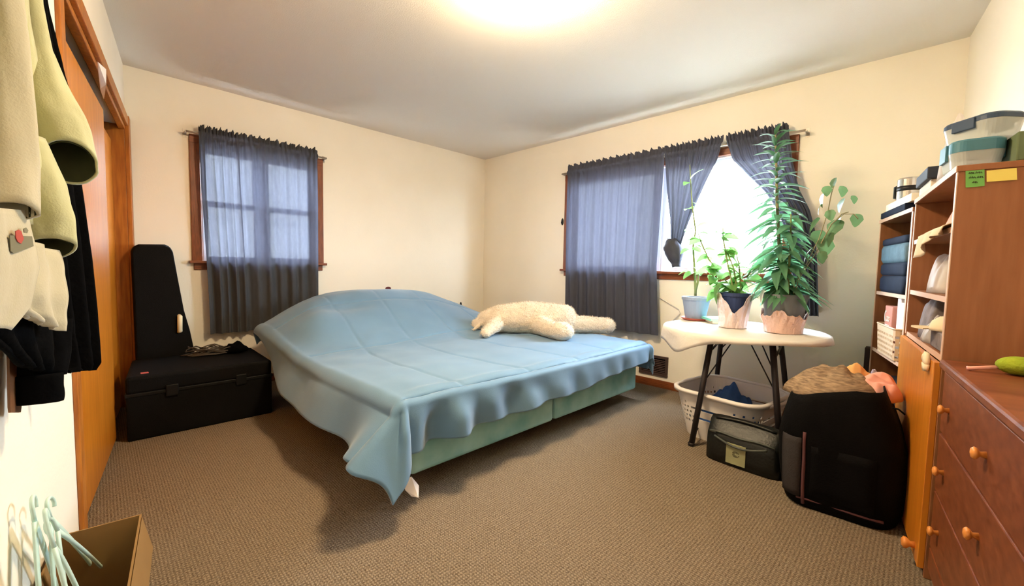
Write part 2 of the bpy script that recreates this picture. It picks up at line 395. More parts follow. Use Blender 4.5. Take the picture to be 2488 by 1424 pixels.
cl.box((CS0 - 0.07, -0.62, 0), (CS0 - 0.05, -t, 2.1), FL); cl.box((CS1 + 0.05, -0.62, 0), (CS1 + 0.07, -t, 2.1), FL); cl.box((CS0 - 0.05, -0.62, -0.02), (CS1 + 0.05, -t, 0.0), FL)
cl.build('closet_lining', 'dark', tr)
d1 = thing('door_1', 'honey wood sliding closet door nearer the hanging clothes', None, kind='structure', mtx=FL.copy())
bx('door_panel', 'closet', (0.80, -0.060, 0.012), (2.028, -0.028, 1.90), d1, 0.003, FL)
d2 = thing('door_2', 'honey wood sliding closet door in the room corner', None, kind='structure', mtx=FL.copy())
bx('door_panel', 'closet', (0.09, -0.100, 0.012), (0.93, -0.068, 1.89), d2, 0.003, FL)
# white strip caught on the closet head
P0 = pw(236, 150, 0.03); P1 = pw(256, 168, 0.03); P2 = pw(256, 205, 0.025); P3 = pw(251, 240, 0.0); P4 = pw(243, 215, 0.0)
tg = MB().loft([[P0, P1, P2, P3, P4], [x + LN * 0.003 for x in (P0, P1, P2, P3, P4)]]).build('paper_strip', 'paperw')
tag(tg, 'narrow white paper strip hanging over the closet head casing', 'paper')

# baseboards
bb = bx('baseboard_back_right', 'trimx', (0, -0.014, 0), (4.2, 0.0, 0.068), None, 0.003); tag(bb, 'stained wood baseboard below the wide window', kind='structure')
bb = bx('baseboard_back_left', 'trimy', (0, -3.40, 0), (0.014, -0.015, 0.068), None, 0.003); tag(bb, 'stained wood baseboard behind the bed head', kind='structure')

# windows
def window(name, label, along, lo, hi, z0, z1, units, casing, swap, hung=True):
    """along: origin and axis of the wall plane; swap: True for wall x=0 (coordinate is y)"""
    W = thing(name, label, None, loc=(0, (lo + hi) / 2, z0) if swap else ((lo + hi) / 2, 0, z0), kind='structure')
    def B(nm, mt, a0, a1, d0, d1, c0, c1, parent=W, bev=0.003):
        # a along wall, d into room (positive), c height
        if swap: return bx(nm, mt, (d0, a0, c0), (d1, a1, c1), parent, bev)
        return bx(nm, mt, (a0, -d1, c0), (a1, -d0, c1), parent, bev)
    cw = casing
    tv, th = 'trim', ('trimy' if swap else 'trimx')
    B('side_casing', tv, lo - cw, lo, 0, 0.018, z0 - 0.0, z1 + cw); B('side_casing', tv, hi, hi + cw, 0, 0.018, z0, z1 + cw)
    B('head_casing', th, lo - cw, hi + cw, 0, 0.020, z1, z1 + cw)
    B('sill', th, lo - cw - 0.02, hi + cw + 0.02, -0.02, 0.05, z0 - 0.022, z0)
    B('apron', th, lo - cw + 0.01, hi + cw - 0.01, 0, 0.014, z0 - 0.072, z0 - 0.022)
    B('jamb_lining', 'sash', lo, lo + 0.012, -0.13, 0, z0, z1, bev=0); B('jamb_lining', 'sash', hi - 0.012, hi, -0.13, 0, z0, z1, bev=0)
    B('head_lining', 'sash', lo, hi, -0.13, 0, z1 - 0.012, z1, bev=0)
    n = len(units) - 1
    for i in range(1, n): B('mullion', 'sash', units[i] - 0.025, units[i] + 0.025, -0.11, -0.03, z0, z1)
    zm = (z0 + z1) / 2 + 0.005
    for i in range(n):
        a0 = units[i] + (0.012 if i == 0 else 0.025); a1 = units[i + 1] - (0.012 if i == n - 1 else 0.025)
        for (c0, c1, dd) in (((zm - 0.02, z1 - 0.012, -0.085), (z0, zm + 0.02, -0.055)) if hung else ((z0, z1 - 0.012, -0.07),)):
            s_ = MB(); fw = 0.036
            for q in ((a0, a1, c0, c0 + fw), (a0, a1, c1 - fw, c1), (a0, a0 + fw, c0 + fw, c1 - fw), (a1 - fw, a1, c0 + fw, c1 - fw)):
                if swap: s_.box((dd, q[0], q[2]), (dd + 0.028, q[1], q[3]))
                else: s_.box((q[0], -dd - 0.028, q[2]), (q[1], -dd, q[3]))
            so = s_.build('sash', 'sash', W)
            B('pane', 'glass', a0 + fw, a1 - fw, dd + 0.012, dd + 0.016, c0 + fw, c1 - fw, so, 0)
    return W
w1 = window('window_1', 'square window with brown casing behind closed charcoal curtains', None, WA[0], WA[1], WA[2], WA[3], (WA[0], (WA[0] + WA[1]) / 2, WA[1]), 0.065, True)
w2 = window('window_2', 'wide brown cased window behind the potted plants', None, WB[0], WB[1], WB[2], WB[3], (WB[0], 2.37, WB[1]), 0.065, False, False)

# ================================================================== CEILING LIGHT
LC = Vector((2.70, -2.14, H))
lt = thing('ceiling_light', 'round glowing flush ceiling lamp above the foot of the bed', 'lamp', LC - Vector((0, 0, 0.11)))
T = Matrix.Translation(LC)
MB().lathe([(0.19, -0.022), (0.195, -0.012), (0.195, 0.0)], 40, T).build('rim', 'brass', lt, smooth=True)
MB().lathe([(0.001, -0.125), (0.06, -0.122), (0.115, -0.110), (0.155, -0.088), (0.176, -0.060), (0.184, -0.02)], 40, T).build('glass_bowl', 'lampglass', lt, smooth=True)

# ================================================================== CURTAINS
def rod(name, label, pts_a, pts_b, axis):
    r = thing(name, label, 'curtain rod', loc=((Vector(pts_a) + Vector(pts_b)) / 2))
    MB().tube([pts_a, pts_b], 0.008, 10).build('bar', 'rod', r, smooth=True)
    a, b = Vector(pts_a), Vector(pts_b)
    for e in (a, b):
        base = e.copy(); base[axis] = 0.0
        m = MB().tube([e, base], 0.009, 8); d_ = (b - a).normalized()
        lo = base - d_ * 0.012 - Vector((0, 0, 0.03)); hi = base + d_ * 0.012 + Vector((0, 0, 0.03))
        lo[axis] = min(0.0, 0.003 if axis == 0 else -0.003); hi[axis] = max(0.0, 0.003 if axis == 0 else -0.003)
        m.box([min(p, q) for p, q in zip(lo, hi)], [max(p, q) for p, q in zip(lo, hi)])
        m.build('bracket', 'rod', r)
    return r
rod('curtain_rod', 'thin metal curtain rod over the square window', (0.075, -3.075, 2.045), (0.075, -2.035, 2.045), 0)
rod('curtain_rod', 'long thin metal curtain rod over the wide window', (1.33, -0.08, 2.055), (3.46, -0.08, 2.055), 1)

def curtain(name, label, mt, left, right, place, ztop, zbot, zrod, folds, amp, seed, group=None, n=120, hem=None, taper=None):
    """left(z), right(z): coordinate along the wall; place(a, d, z) -> world point"""
    rnd = random.Random(seed); ph = [rnd.uniform(0, 6.28) for _ in range(6)]; cnt = folds
    zs = [ztop, ztop - 0.012, ztop - 0.024, ztop - 0.036, ztop - 0.05, zrod + 0.012, zrod, zrod - 0.012, zrod - 0.03] ; k = 46
    zs += [zrod - 0.03 - (zrod - 0.03 - zbot) * i / k for i in range(1, k + 1)]
    P = []
    for iz, z in enumerate(zs):
        row = []
        a0, a1 = left(z), right(z)
        dn = ss(zrod, zrod - 0.5, z)
        for j in range(n + 1):
            s_ = j / n
            w1 = math.sin(2 * math.pi * cnt * s_ + ph[0] + 0.9 * math.sin(5 * s_ + ph[1]))
            w2 = math.sin(2 * math.pi * cnt * 2.3 * s_ + ph[2]); w3 = math.sin(2 * math.pi * cnt * 0.45 * s_ + ph[3] + 0.6 * (z - zbot))
            rf = math.sin(2 * math.pi * cnt * 3.1 * s_ + ph[4]) + 0.6 * math.sin(2 * math.pi * cnt * 5.7 * s_ + ph[5])
            d_ = amp * (lerp(0.25, 0.75, dn) * w1 + lerp(0.35, 0.12, dn) * w2 + 0.5 * dn * w3)
            zz = z
            if z > zrod + 0.02: d_ = 0.010 * rf + 0.004 * w2; zz = z + 0.016 * (0.6 * math.sin(2 * math.pi * cnt * 1.7 * s_ + ph[1]) + 0.5 * rf * 0.6) * (z - zrod) / (ztop - zrod)
            elif abs(z - zrod) < 0.02: d_ = 0.012 + 0.004 * rf
            if hem and iz == len(zs) - 1: zz += hem * w3
            row.append(place(lerp(a0, a1, s_), d_, zz))
        P.append(row)
    m = MB().grid(P); return tag(m.build(name, mt, smooth=True), label, 'curtain', group)
PA = lambda a, d_, z: Vector((0.083 + d_, a, z))
PB = lambda a, d_, z: Vector((a, -0.088 - d_, z))
curtain('curtain', 'charcoal curtain panel on the closet side of the square window', 'curtain', lambda z: lerp(-2.958, -3.0, ss(0.5, 2.1, z)), lambda z: lerp(-2.70, -2.735, ss(0.5, 2.1, z)), PA, 2.108, 0.478, 2.045, 4, 0.020, 3)
curtain('curtain', 'charcoal curtain panel of the square window beside the bed head', 'curtain', lambda z: lerp(-2.705, -2.745, ss(0.5, 2.1, z)), lambda z: lerp(-2.12, -2.115, ss(0.5, 2.1, z)), PA, 2.108, 0.482, 2.045, 6, 0.018, 11)
curtain('curtain', 'slate blue curtain hanging straight behind the plush toy', 'curtain_b', lambda z: interp([(0.48, 1.425), (2.1, 1.403)], z), lambda z: interp([(0.48, 2.462), (1.1, 2.42), (2.1, 2.455)], z), PB, 2.128, 0.485, 2.055, 9, 0.020, 5)
# knotted panel
KX, KZ = 2.585, 1.285
curtain('curtain', 'slate blue curtain panel gathered and tied into a knot', 'curtain_b',
        lambda z: interp([(1.16, 2.545), (1.30, 2.545), (1.5, 2.53), (1.75, 2.49), (2.1, 2.455)], z),
        lambda z: interp([(1.16, 2.63), (1.30, 2.64), (1.45, 2.685), (1.6, 2.74), (1.8, 2.82), (1.95, 2.89), (2.1, 2.925)], z), PB, 2.128, 1.20, 2.055, 6, 0.022, 8)
knot_parent = [o for o in col.objects if o.name.startswith('curtain') and o.get('label', '').endswith('into a knot')][0]
m = MB(); rings = []
for i in range(15):
    tt = i / 14; z = lerp(1.335, 1.095, tt)
    rr = 0.05 * (0.75 + 0.75 * math.sin(math.pi * min(1, tt * 1.15)) ** 0.8) * (1 if tt < 0.8 else 0.95)
    rings.append([Vector((KX + 0.05 * tt - 0.03 + rr * 1.05 * math.cos(a) * (1 + 0.18 * nz(3 * math.cos(a), 3 * math.sin(a), tt * 5)), -0.10 - 0.0 + rr * 0.8 * math.sin(a) * (1 + 0.25 * nz(4 * math.cos(a), 4 * math.sin(a), tt * 7)), z + 0.018 * nz(2 * math.cos(a), 2 * math.sin(a), 9 + tt * 3))) for a in [2 * math.pi * j / 28 for j in range(28)]])
m.loft(rings).build('knot', 'curtain_b', knot_parent, smooth=True)
curtain('curtain', 'slate blue curtain swept aside behind the tall lily plant', 'curtain_b',
        lambda z: interp([(0.76, 3.47), (1.1, 3.43), (1.35, 3.38), (1.5, 3.33), (1.65, 3.24), (1.8, 3.11), (1.93, 3.0), (2.1, 2.945)], z),
        lambda z: interp([(0.76, 3.61), (1.1, 3.585), (1.35, 3.56), (1.5, 3.52), (1.65, 3.45), (1.85, 3.40), (2.1, 3.36)], z), PB, 2.128, 0.77, 2.055, 6, 0.018, 21)

# ================================================================== BED
X0, X1 = 0.44, 2.50
bed = thing('bed', 'wide low bed with two pale teal box springs side by side', 'bed', ((X0 + X1) / 2, -1.54, 0))
for (a, b) in ((-2.60, -1.575), (-1.555, -0.52)):
    o = bx('box_spring', 'spring', (X0, a, 0.10), (X1, b, 0.30), bed, 0.02, bseg=3)
    bx('piping', 'mattress', (X0 - 0.003, a - 0.003, 0.282), (X1 + 0.003, b + 0.003, 0.292), o, 0.002)
bx('mattress', 'mattress', (X0, -2.60, 0.30), (X1 + 0.0, -0.52, 0.445), bed, 0.05, bseg=4)
m = MB()
for x in (X0 + 0.02, 1.45, X1 - 0.10): m.box((x, -2.58, 0.075), (x + 0.035, -0.54, 0.10))
for y in (-2.58, -1.58, -0.575): m.box((X0 + 0.02, y, 0.08), (X1 - 0.08, y + 0.035, 0.10))
m.build('bed_frame', 'bedmetal', bed)
for x in (X0 + 0.04, 1.47, X1 - 0.32):
    for y in (-2.40, -1.565, -0.72):
        MB().lathe([(0.022, 0.0), (0.022, 0.012), (0.014, 0.014), (0.014, 0.08)], 12, Matrix.Translation((x, y, 0))).build('leg', 'bedmetal', bed, smooth=True)
bp_ = px(941, 697, 0.30)
MB().tube([(0.33, bp_.y - 0.02, 0.10), (0.32, bp_.y - 0.005, 0.6), (0.30, bp_.y, bp_.z - 0.015)], [0.018, 0.018, 0.014], 10).ell((0.30, bp_.y + 0.01, bp_.z - 0.016), (0.016, 0.03, 0.018)).build('post', 'red', bed, smooth=True, label='dark red post tip peeking over the comforter')

# comforter
CX0, CL = 0.42, 2.12
CY0, CW = -2.66, 2.21
ZT = 0.468
hump = [(-2.75, 0.05), (-2.67, 0.10), (-2.49, 0.205), (-2.27, 0.325), (-2.05, 0.345), (-1.87, 0.355), (-1.35, 0.35), (-1.05, 0.25), (-0.715, 0.12), (-0.44, 0.01)]
def bedz(x, y):
    h = interp(hump, y); h = 0.5 * h + 0.25 * (interp(hump, y - 0.09) + interp(hump, y + 0.09))
    g = 1 - ss(0.55, 1.55, x) ** 0.8
    back = ss(0.20, 0.42, x)
    z = ZT + h * g * back + 0.012 * nz(x * 1.7, y * 1.7, 3) + 0.006 * nz(x * 5, y * 5, 8)
    # hollow and ridge near the pillow edge on the closet side
    z += 0.05 * math.exp(-((x - 0.95) / 0.22) ** 2 - ((y + 2.42) / 0.16) ** 2) - 0.035 * math.exp(-((x - 0.80) / 0.10) ** 2 - ((y + 2.15) / 0.20) ** 2)
    z += 0.02 * ss(1.9, 2.5, x) * ss(-1.6, -2.5, y)
    return z
seams_y = [-2.30, -1.86, -1.42, -0.98]
def seam(x, y):
    d_ = 1e9
    for i, s_ in enumerate(seams_y):
        dd = abs(y - (s_ + 0.05 * math.sin(x * 2.2 + i))); d_ = min(d_, dd)
    for s_ in (1.35, 0.75): d_ = min(d_, abs(x - s_ - 0.04 * math.sin(y * 2 + s_ * 5)))
    ed = ss(0.0, 0.14, y - CY0)
    g = math.exp(-(d_ / 0.013) ** 2) * 0.006 - 0.007 * ss(0.0, 0.22, d_) * ed
    d2 = CX0 + CL - x; g += math.exp(-(d2 / 0.010) ** 2) * 0.014 - 0.008 * math.exp(-((d2 - 0.05) / 0.03) ** 2) * ed
    return g
def comf(a, b):
    ca = min(max(a, 0), CW); cb = min(max(b, 0), CL)
    da = a - ca; db = b - cb; drop = math.hypot(da, db)
    x = CX0 + cb; y = CY0 + ca
    z = bedz(x, y)
    if drop < 1e-6:
        return Vector((x, y, z - seam(x, y)))
    ux, uy = db / drop, da / drop
    left = da < 0
    ang = math.atan2(-da, db) if left and db >= 0 else (0.0 if db > 0 and da == 0 else math.pi / 2)   # 0 foot side, pi/2 closet side
    side = abs(uy) > abs(ux)
    r = lerp(0.028, 0.06, ss(0.2, 1.2, ang)) if (left or db > 0) else 0.05
    lim = r * math.pi / 2
    if drop < lim: h = r * math.sin(drop / r); dz = r * (1 - math.cos(drop / r))
    else: h = r; dz = r + (drop - lim)
    over = max(0, drop - lim); k = ss(0.02, 0.16, drop)
    if left or (db > 0 and da == 0):
        # foot folds
        w_ = 0.35 + 1.0 * ss(1.25, 0.25, a) * ss(-0.05, 0.12, a)
        ff = 0.030 * w_ * (0.7 * math.sin(15 * a + 2.2 * math.sin(4.1 * a) + 5 * drop) + 0.5 * math.sin(27 * a + 1.7 * math.sin(3 * a + 1) - 4 * drop) + 0.4 * nz(a * 9, drop * 3, 6)) + 0.012 * nz(a * 6, drop * 5, 1.5) + 0.020 * nz(a * 1.9, 4, drop * 2)
        ff = ff if da == 0 else 0.0
        # closet side sway
        sf = 0.012 * math.sin(4.3 * b + 0.8) + 0.012 * nz(b * 3.1, 7.7) if db <= 0 else 0.0
        flare = lerp(0.05, 0.48, ss(0.25, 1.45, ang))
        if left: flare *= lerp(0.15, 1.0, ss(0.3, 0.9, b))
        if left and db <= 0: flare += 0.50 * math.exp(-((b - (CL - 0.04)) / 0.10) ** 2) - 0.14 * math.exp(-((b - (CL - 0.34)) / 0.14) ** 2)
        if left and db > 0:
            cn = math.sin(2 * ang); h += k * cn * (0.045 * math.sin(5.0 * ang + 0.2) + 0.02)
            flare += 0.50 * math.exp(-((ang - 1.57) / 0.5) ** 2) + 0.22 * math.sin(2 * ang)
        h += k * (ff + sf) + flare * over
        dz -= 0.22 * flare * over
    else:
        h += k * 0.02 * math.sin(8 * (b if side else a)) + 0.1 * over
    if db > 0 and not side: dz += 0.014 * math.exp(-(drop / 0.010) ** 2); h -= 0.012 * math.exp(-((drop - 0.012) / 0.010) ** 2)
    return Vector((x + ux * h, y + uy * h, max(0.03, z - dz)))
NA, NB = 260, 330
OL, OR_, OF, OH = 0.30, 0.24, 0.235, 0.18
def hemF(a): return 0.215 + 0.03 * nz(a * 2.5, 2) + 0.035 * ss(0.55, 0.1, a) + 0.055 * ss(0.02, -0.2, a) - 0.06 * ss(1.1, 1.9, a)
P = []
for i in range(NA + 1):
    row = []
    ta = i / NA
    for j in range(NB + 1):
        tb = j / NB
        bb_ = -OH + (CL + OF + OH) * tb; ol = interp([(0.0, 0.10), (0.3, 0.13), (0.62, 0.25), (0.9, 0.285)], bb_); a = -ol + (CW + ol + OR_) * ta
        ofx = hemF(a); b = -OH + (CL + ofx + OH) * tb
        row.append(comf(a, b))
    P.append(row)
com = MB().grid(P).build('comforter', 'comf', smooth=True, solid=0.012)
tag(com, 'blue grey quilted comforter spread over the bed and pillows', 'comforter')
tp = [pz(985, 1160, 0.10), pz(1000, 1158, 0.10), pz(1018, 1180, 0.06), pz(1017, 1208, 0.03), pz(1000, 1205, 0.03), pz(985, 1190, 0.055), pz(980, 1175, 0.08)]
o_ = Vector((0.004, -0.003, 0))
MB().loft([tp, [x + o_ for x in tp]]).build('care_tag', 'taffeta', com, label='white care tag at the comforter corner')

# ================================================================== PLUSH TOY
def plush():
    m = MB()
    def cap(a, b, ra, rb, n=7):
        a, b = Vector(a), Vector(b)
        for i in range(n + 1):
            t_ = i / n; r_ = lerp(ra, rb, t_); m.ell(a.lerp(b, t_), (r_, r_, r_), nu=14, nv=9)
    zb = 0.475
    cap((1.44, -1.04, zb + 0.125), (1.60, -0.84, zb + 0.140), 0.125, 0.148)
    cap((1.60, -0.84, zb + 0.140), (1.80, -0.62, zb + 0.132), 0.148, 0.135)
    cap((1.34, -1.11, zb + 0.105), (1.43, -1.05, zb + 0.12), 0.095, 0.122)
    cap((1.47, -1.10, zb + 0.10), (1.58, -1.345, zb + 0.042), 0.074, 0.042)        # near arm
    cap((1.28, -1.18, zb + 0.07), (1.38, -1.10, zb + 0.09), 0.05, 0.08)
    cap((1.36, -1.285, zb + 0.04), (1.36, -1.19, zb + 0.09), 0.016, 0.022, 4)          # ear
    cap((1.70, -0.84, zb + 0.09), (1.98, -0.92, zb + 0.066), 0.095, 0.066)         # near leg
    m.ell((2.055, -0.94, zb + 0.078), (0.085, 0.098, 0.078), Matrix.Rotation(R(-35), 4, 'Z'))
    cap((1.84, -0.58, zb + 0.085), (2.06, -0.36, zb + 0.076), 0.085, 0.076)         # far leg
    m.ell((2.09, -0.335, zb + 0.074), (0.078, 0.084, 0.074))
    me = m.mesh('plush_source', 'plush', True); o = bpy.data.objects.new('plush_source', me); col.objects.link(o)
    md = o.modifiers.new('remesh', 'REMESH'); md.mode = 'VOXEL'; md.voxel_size = 0.011
    sm = o.modifiers.new('smooth', 'SMOOTH'); sm.factor = 0.5; sm.iterations = 6
    dg = bpy.context.evaluated_depsgraph_get(); ev = o.evaluated_get(dg); me2 = bpy.data.meshes.new_from_object(ev)
    vs = [v.co.copy() for v in me2.vertices]; nm = [v.normal.copy() for v in me2.vertices]; fs = [tuple(p.vertices) for p in me2.polygons]
    bpy.data.objects.remove(o); bpy.data.meshes.remove(me2)
    b = MB(); b.v = [v + n * (0.006 * nz(v.x * 26, v.y * 26, v.z * 26) + 0.004 * nz(v.x * 60, v.y * 60, v.z * 60)) for v, n in zip(vs, nm)]; b.f = fs
    return b, vs, nm
b, pvs, pnm = plush()
toy = thing('plush_toy', 'large cream plush animal lying face down on the comforter', 'plush toy', (1.7, -0.85, 0.475))
b.build('body', 'plush', toy, smooth=True)
rnd = random.Random(4); fm = MB()
for i in range(22000):
    k = rnd.randrange(len(pvs)); v = pvs[k]; n = pnm[k]
    if n.z < -0.35: continue
    d_ = (n + Vector((rnd.uniform(-.7, .7), rnd.uniform(-.7, .7), rnd.uniform(-.6, .3)))).normalized()
    s_ = d_.cross(n); s_ = (s_.normalized() if s_.length > 1e-4 else n.orthogonal().normalized()) * 0.0016
    c_ = v + Vector((rnd.uniform(-.006, .006), rnd.uniform(-.006, .006), rnd.uniform(-.004, .004)))
    fm.add([c_ - s_, c_ + s_, c_ + d_ * rnd.uniform(0.010, 0.017)], [(0, 1, 2)])
fm.build('fur', 'plush', toy, kind='stuff')

# ================================================================== CASES BY THE CLOSET
tk = thing('trunk_case', 'long low black hard trunk standing on the carpet by the closet', 'trunk', (0.6, -3.1, 0))
foot = [(0.315, -3.435), (0.885, -3.49), (0.895, -2.735), (0.315, -2.725)]
def quadbox(z0, z1, g=0.0):
    cx = sum(p[0] for p in foot) / 4; cy = sum(p[1] for p in foot) / 4
    q = [(x + g * (1 if x > cx else -1), y + g * (1 if y > cy else -1)) for x, y in foot]
    return MB().hexa([(x, y, z0) for x, y in q] + [(x, y, z1) for x, y in q])
quadbox(0.0, 0.27).build('body', 'case', tk, bevel=0.012, bseg=3)
quadbox(0.275, 0.38).build('lid', 'case', tk, bevel=0.018, bseg=3)
quadbox(0.262, 0.283, 0.004).build('rim', 'casetrim', tk, bevel=0.003)
for y in (-3.28, -2.92): bx('latch', 'casetrim', (0.884, y - 0.03, 0.24), (0.902, y + 0.03, 0.31), tk, 0.004)
s_ = px(351, 897, 0.80); bx('sticker', 'pink', (0.78, s_.y - 0.018, 0.379), (0.815, s_.y + 0.018, 0.3815), tk, label='small pink red sticker')
gc = thing('guitar_case', 'tall narrow black case leaning upright in the closet corner', 'instrument case', (0.2, -3.26, 0))
prof = [(-3.405, 0.0), (-3.055, 0.0), (-3.07, 0.30), (-3.105, 0.55), (-3.135, 0.70), (-3.165, 0.95), (-3.185, 1.13), (-3.20, 1.165), (-3.23, 1.178), (-3.37, 1.172), (-3.40, 1.155), (-3.41, 1.12)]
lean = lambda y, z, x: Vector((x - 0.06 * z, y, z))
MB().prism(prof, lean, 0.125, 0.26).build('shell', 'case', gc, bevel=0.018, bseg=3)
MB().prism([(y * 0.992 - 0.026, z * 0.985 + 0.008) for y, z in prof], lean, 0.255, 0.275).build('lid', 'case', gc, bevel=0.008)
ha = px(437, 762, 0.25); hb = px(437, 812, 0.25)
MB().tube([Vector((0.262 - 0.06 * ha.z, ha.y - 0.004, ha.z - 0.012)), Vector((0.285 - 0.06 * ha.z, ha.y, ha.z - 0.022)), Vector((0.288 - 0.06 * hb.z, hb.y, hb.z + 0.022)), Vector((0.262 - 0.06 * hb.z, hb.y - 0.004, hb.z + 0.012))], [0.012, 0.016, 0.016, 0.012], 10).build('handle', 'cream', gc, smooth=True, label='pale cream carrying handle')
# cables lying on the trunk
cb = MB(); rnd = random.Random(12); c0 = Vector((0.42, -3.0, 0.386)); pts = []
for i in range(150):
    a = i * 0.42; rr = 0.06 + 0.035 * math.sin(i * 0.37) + 0.03 * rnd.random()
    pts.append(c0 + Vector((rr * 0.8 * math.cos(a), rr * 1.5 * math.sin(a), 0.005 + 0.028 * rnd.random() * (1 + math.sin(i * .2)))))
cb.tube(pts, 0.0045, 6)
tag(cb.build('cable_coil', 'cable', smooth=True), 'tangled grey brown cable heap on the black trunk', 'cable')
ck = MB(); rings = []
for i in range(9):
    t_ = i / 8; rings.append([Vector((0.45 + 0.12 * math.cos(a) * math.sin(math.pi * (0.08 + 0.84 * t_)), -2.86 + 0.075 * (t_ * 2 - 1) + 0.01 * math.sin(a), 0.384 + max(0, 0.035 * (1 + math.sin(a)) * math.sin(math.pi * (0.1 + 0.8 * t_)) * (1 + 0.5 * nz(a, t_ * 4))))) for a in [2 * math.pi * j / 16 for j in range(16)]])
tag(ck.loft(rings).build('crumpled_cloth', 'blackcloth', smooth=True), 'small crumpled black cloth lying beside the cable heap', 'cloth')

# ================================================================== VENT, WALL SPOTS, CORD
vt = thing('floor_vent', 'dark bronze air vent low on the wall beside the bed', 'vent', (2.40, 0, 0.10))
vx0, vx1, vz0, vz1 = 2.255, 2.53, 0.105, 0.288
m = MB(); fw = 0.024
for q in ((vx0, vz0, vx1, vz0 + fw), (vx0, vz1 - fw, vx1, vz1), (vx0, vz0 + fw, vx0 + fw, vz1 - fw), (vx1 - fw, vz0 + fw, vx1, vz1 - fw)): m.box((q[0], -0.016, q[1]), (q[2], 0, q[3]))
m.build('frame', 'vent', vt, bevel=0.003)
bx('backing', 'dark', (vx0 + fw, -0.003, vz0 + fw), (vx1 - fw, 0.0, vz1 - fw), vt)
sl = MB().box((-(vx1 - vx0) / 2 + fw, -0.011, -0.0015), ((vx1 - vx0) / 2 - fw, 0.0, 0.0015)).mesh('slat', 'vent', False)
for i in range(8):
    inst('slat', sl, Matrix.Translation(((vx0 + vx1) / 2, -0.003, vz0 + fw + 0.013 + i * 0.0155)) @ Matrix.Rotation(R(35), 4, 'X'), vt)
def hook(name, label, c, n, u):
    n = Vector(n); t_ = thing(name, label, 'hook', c)
    q = n.to_track_quat('Z', 'Y').to_matrix().to_4x4()
    m = MB(); m.ell(Vector(c) + n * 0.004, (0.017, 0.038, 0.006), q); m.build('plate', 'blackp', t_, smooth=True)
    c = Vector(c); m = MB().tube([c + n * 0.008 + Vector((0, 0, .012)), c + n * 0.022 + Vector((0, 0, -.004)), c + n * 0.024 + Vector((0, 0, -.016)), c + n * 0.014 + Vector((0, 0, -.02))], 0.0035, 8); m.build('prong', 'blackp', t_, smooth=True)
h1 = px(1119, 741, 0); hook('wall_hook', 'small dark oval wall hook above the bed near the room corner', h1, (1, 0, 0), 1)
h2 = py(1367, 539, 0); hook('wall_hook', 'small dark oval wall hook left of the wide window', h2, (0, -1, 0), 1)
cp = [py(*q, -0.012) for q in ((1600, 722), (1622, 735), (1650, 752), (1652, 762), (1636, 778), (1620, 790), (1610, 810))]
tag(MB().tube(cp, 0.004, 6).build('power_cord', 'cloth_w', smooth=True), 'thin pale cord hanging on the wall between curtain and table', 'cord')

# ================================================================== ROUND TABLE
TC = Vector((3.275, -0.615, 0)); TR = 0.468; TZ = 0.695
tb = thing('folding_table', 'round folding table with thin dark splayed legs', 'table', TC)
MB().lathe([(0.001, TZ - 0.028), (TR - 0.02, TZ - 0.028), (TR - 0.012, TZ - 0.02), (TR - 0.012, TZ - 0.006), (0.001, TZ - 0.006)], 48, Matrix.Translation(TC)).build('table_top', 'white', tb)
legs = [((3.212, -0.955, TZ - 0.03), (3.158, -1.052, 0.0)), ((3.52, -0.90, TZ - 0.03), (3.604, -0.93, 0.0)), ((3.10, -0.42, TZ - 0.03), (3.035, -0.335, 0.0)), ((3.44, -0.36, TZ - 0.03), (3.52, -0.28, 0.0))]
for a, b2 in legs: MB().tube([a, b2], 0.0165, 12).tube([b2, Vector(b2) + Vector((0, 0, 0.02))], 0.019, 12).build('leg', 'legm', tb, smooth=True)
def at(i, t_): return Vector(legs[i][0]).lerp(Vector(legs[i][1]), t_)
for i, j in ((0, 2), (1, 3)): MB().tube([at(i, 0.14), at(j, 0.14)], 0.007, 8).build('cross_bar', 'legm', tb, smooth=True)
for i, tgt in ((0, (3.28, -0.70, TZ - 0.03)), (2, (3.24, -0.52, TZ - 0.03)), (1, (3.36, -0.78, TZ - 0.03)), (1, (3.40, -0.70, TZ - 0.03)), (3, (3.34, -0.50, TZ - 0.03))):
    MB().tube([at(i, 0.42 if i in (0, 1) and tgt[0] < 3.38 else 0.25), tgt], 0.0042, 6).build('brace', 'legm', tb, smooth=True)
MB().tube([at(0, 0.9), at(2, 0.9)], 0.006, 8).build('foot_bar', 'legm', tb, smooth=True)
# cloth
P = []
NR, NT = 26, 120
for i in range(NR + 1):
    row = []
    for j in range(NT + 1):
        a = 2 * math.pi * j / NT
        ext = 0.025 + 0.02 * (1 + math.sin(3 * a + 1)) * 0.5 + 0.10 * math.exp(-((math.remainder(a - R(236), 2 * math.pi)) / 0.36) ** 2) + 0.05 * math.exp(-((math.remainder(a - R(205), 2 * math.pi)) / 0.2) ** 2)
        rr = (TR + 0.004 + ext) * i / NR
        if rr <= TR: p_ = Vector((rr * math.cos(a), rr * math.sin(a), TZ + 0.003 * nz(rr * 8 * math.cos(a), rr * 8 * math.sin(a))))
        else:
            d_ = rr - TR; h = TR + 0.012 * math.sin(min(1.57, d_ / 0.012)) + 0.010 * math.sin(9 * a) * ss(0.01, 0.08, d_)
            p_ = Vector((h * math.cos(a), h * math.sin(a), TZ - max(0, d_ - 0.004)))
        row.append(TC + p_)
    P.append(row)
tag(MB().grid(P).build('table_cloth', 'cloth_w', smooth=True, solid=0.003), 'white cloth draped over the round folding table', 'tablecloth')
TZ += 0.004

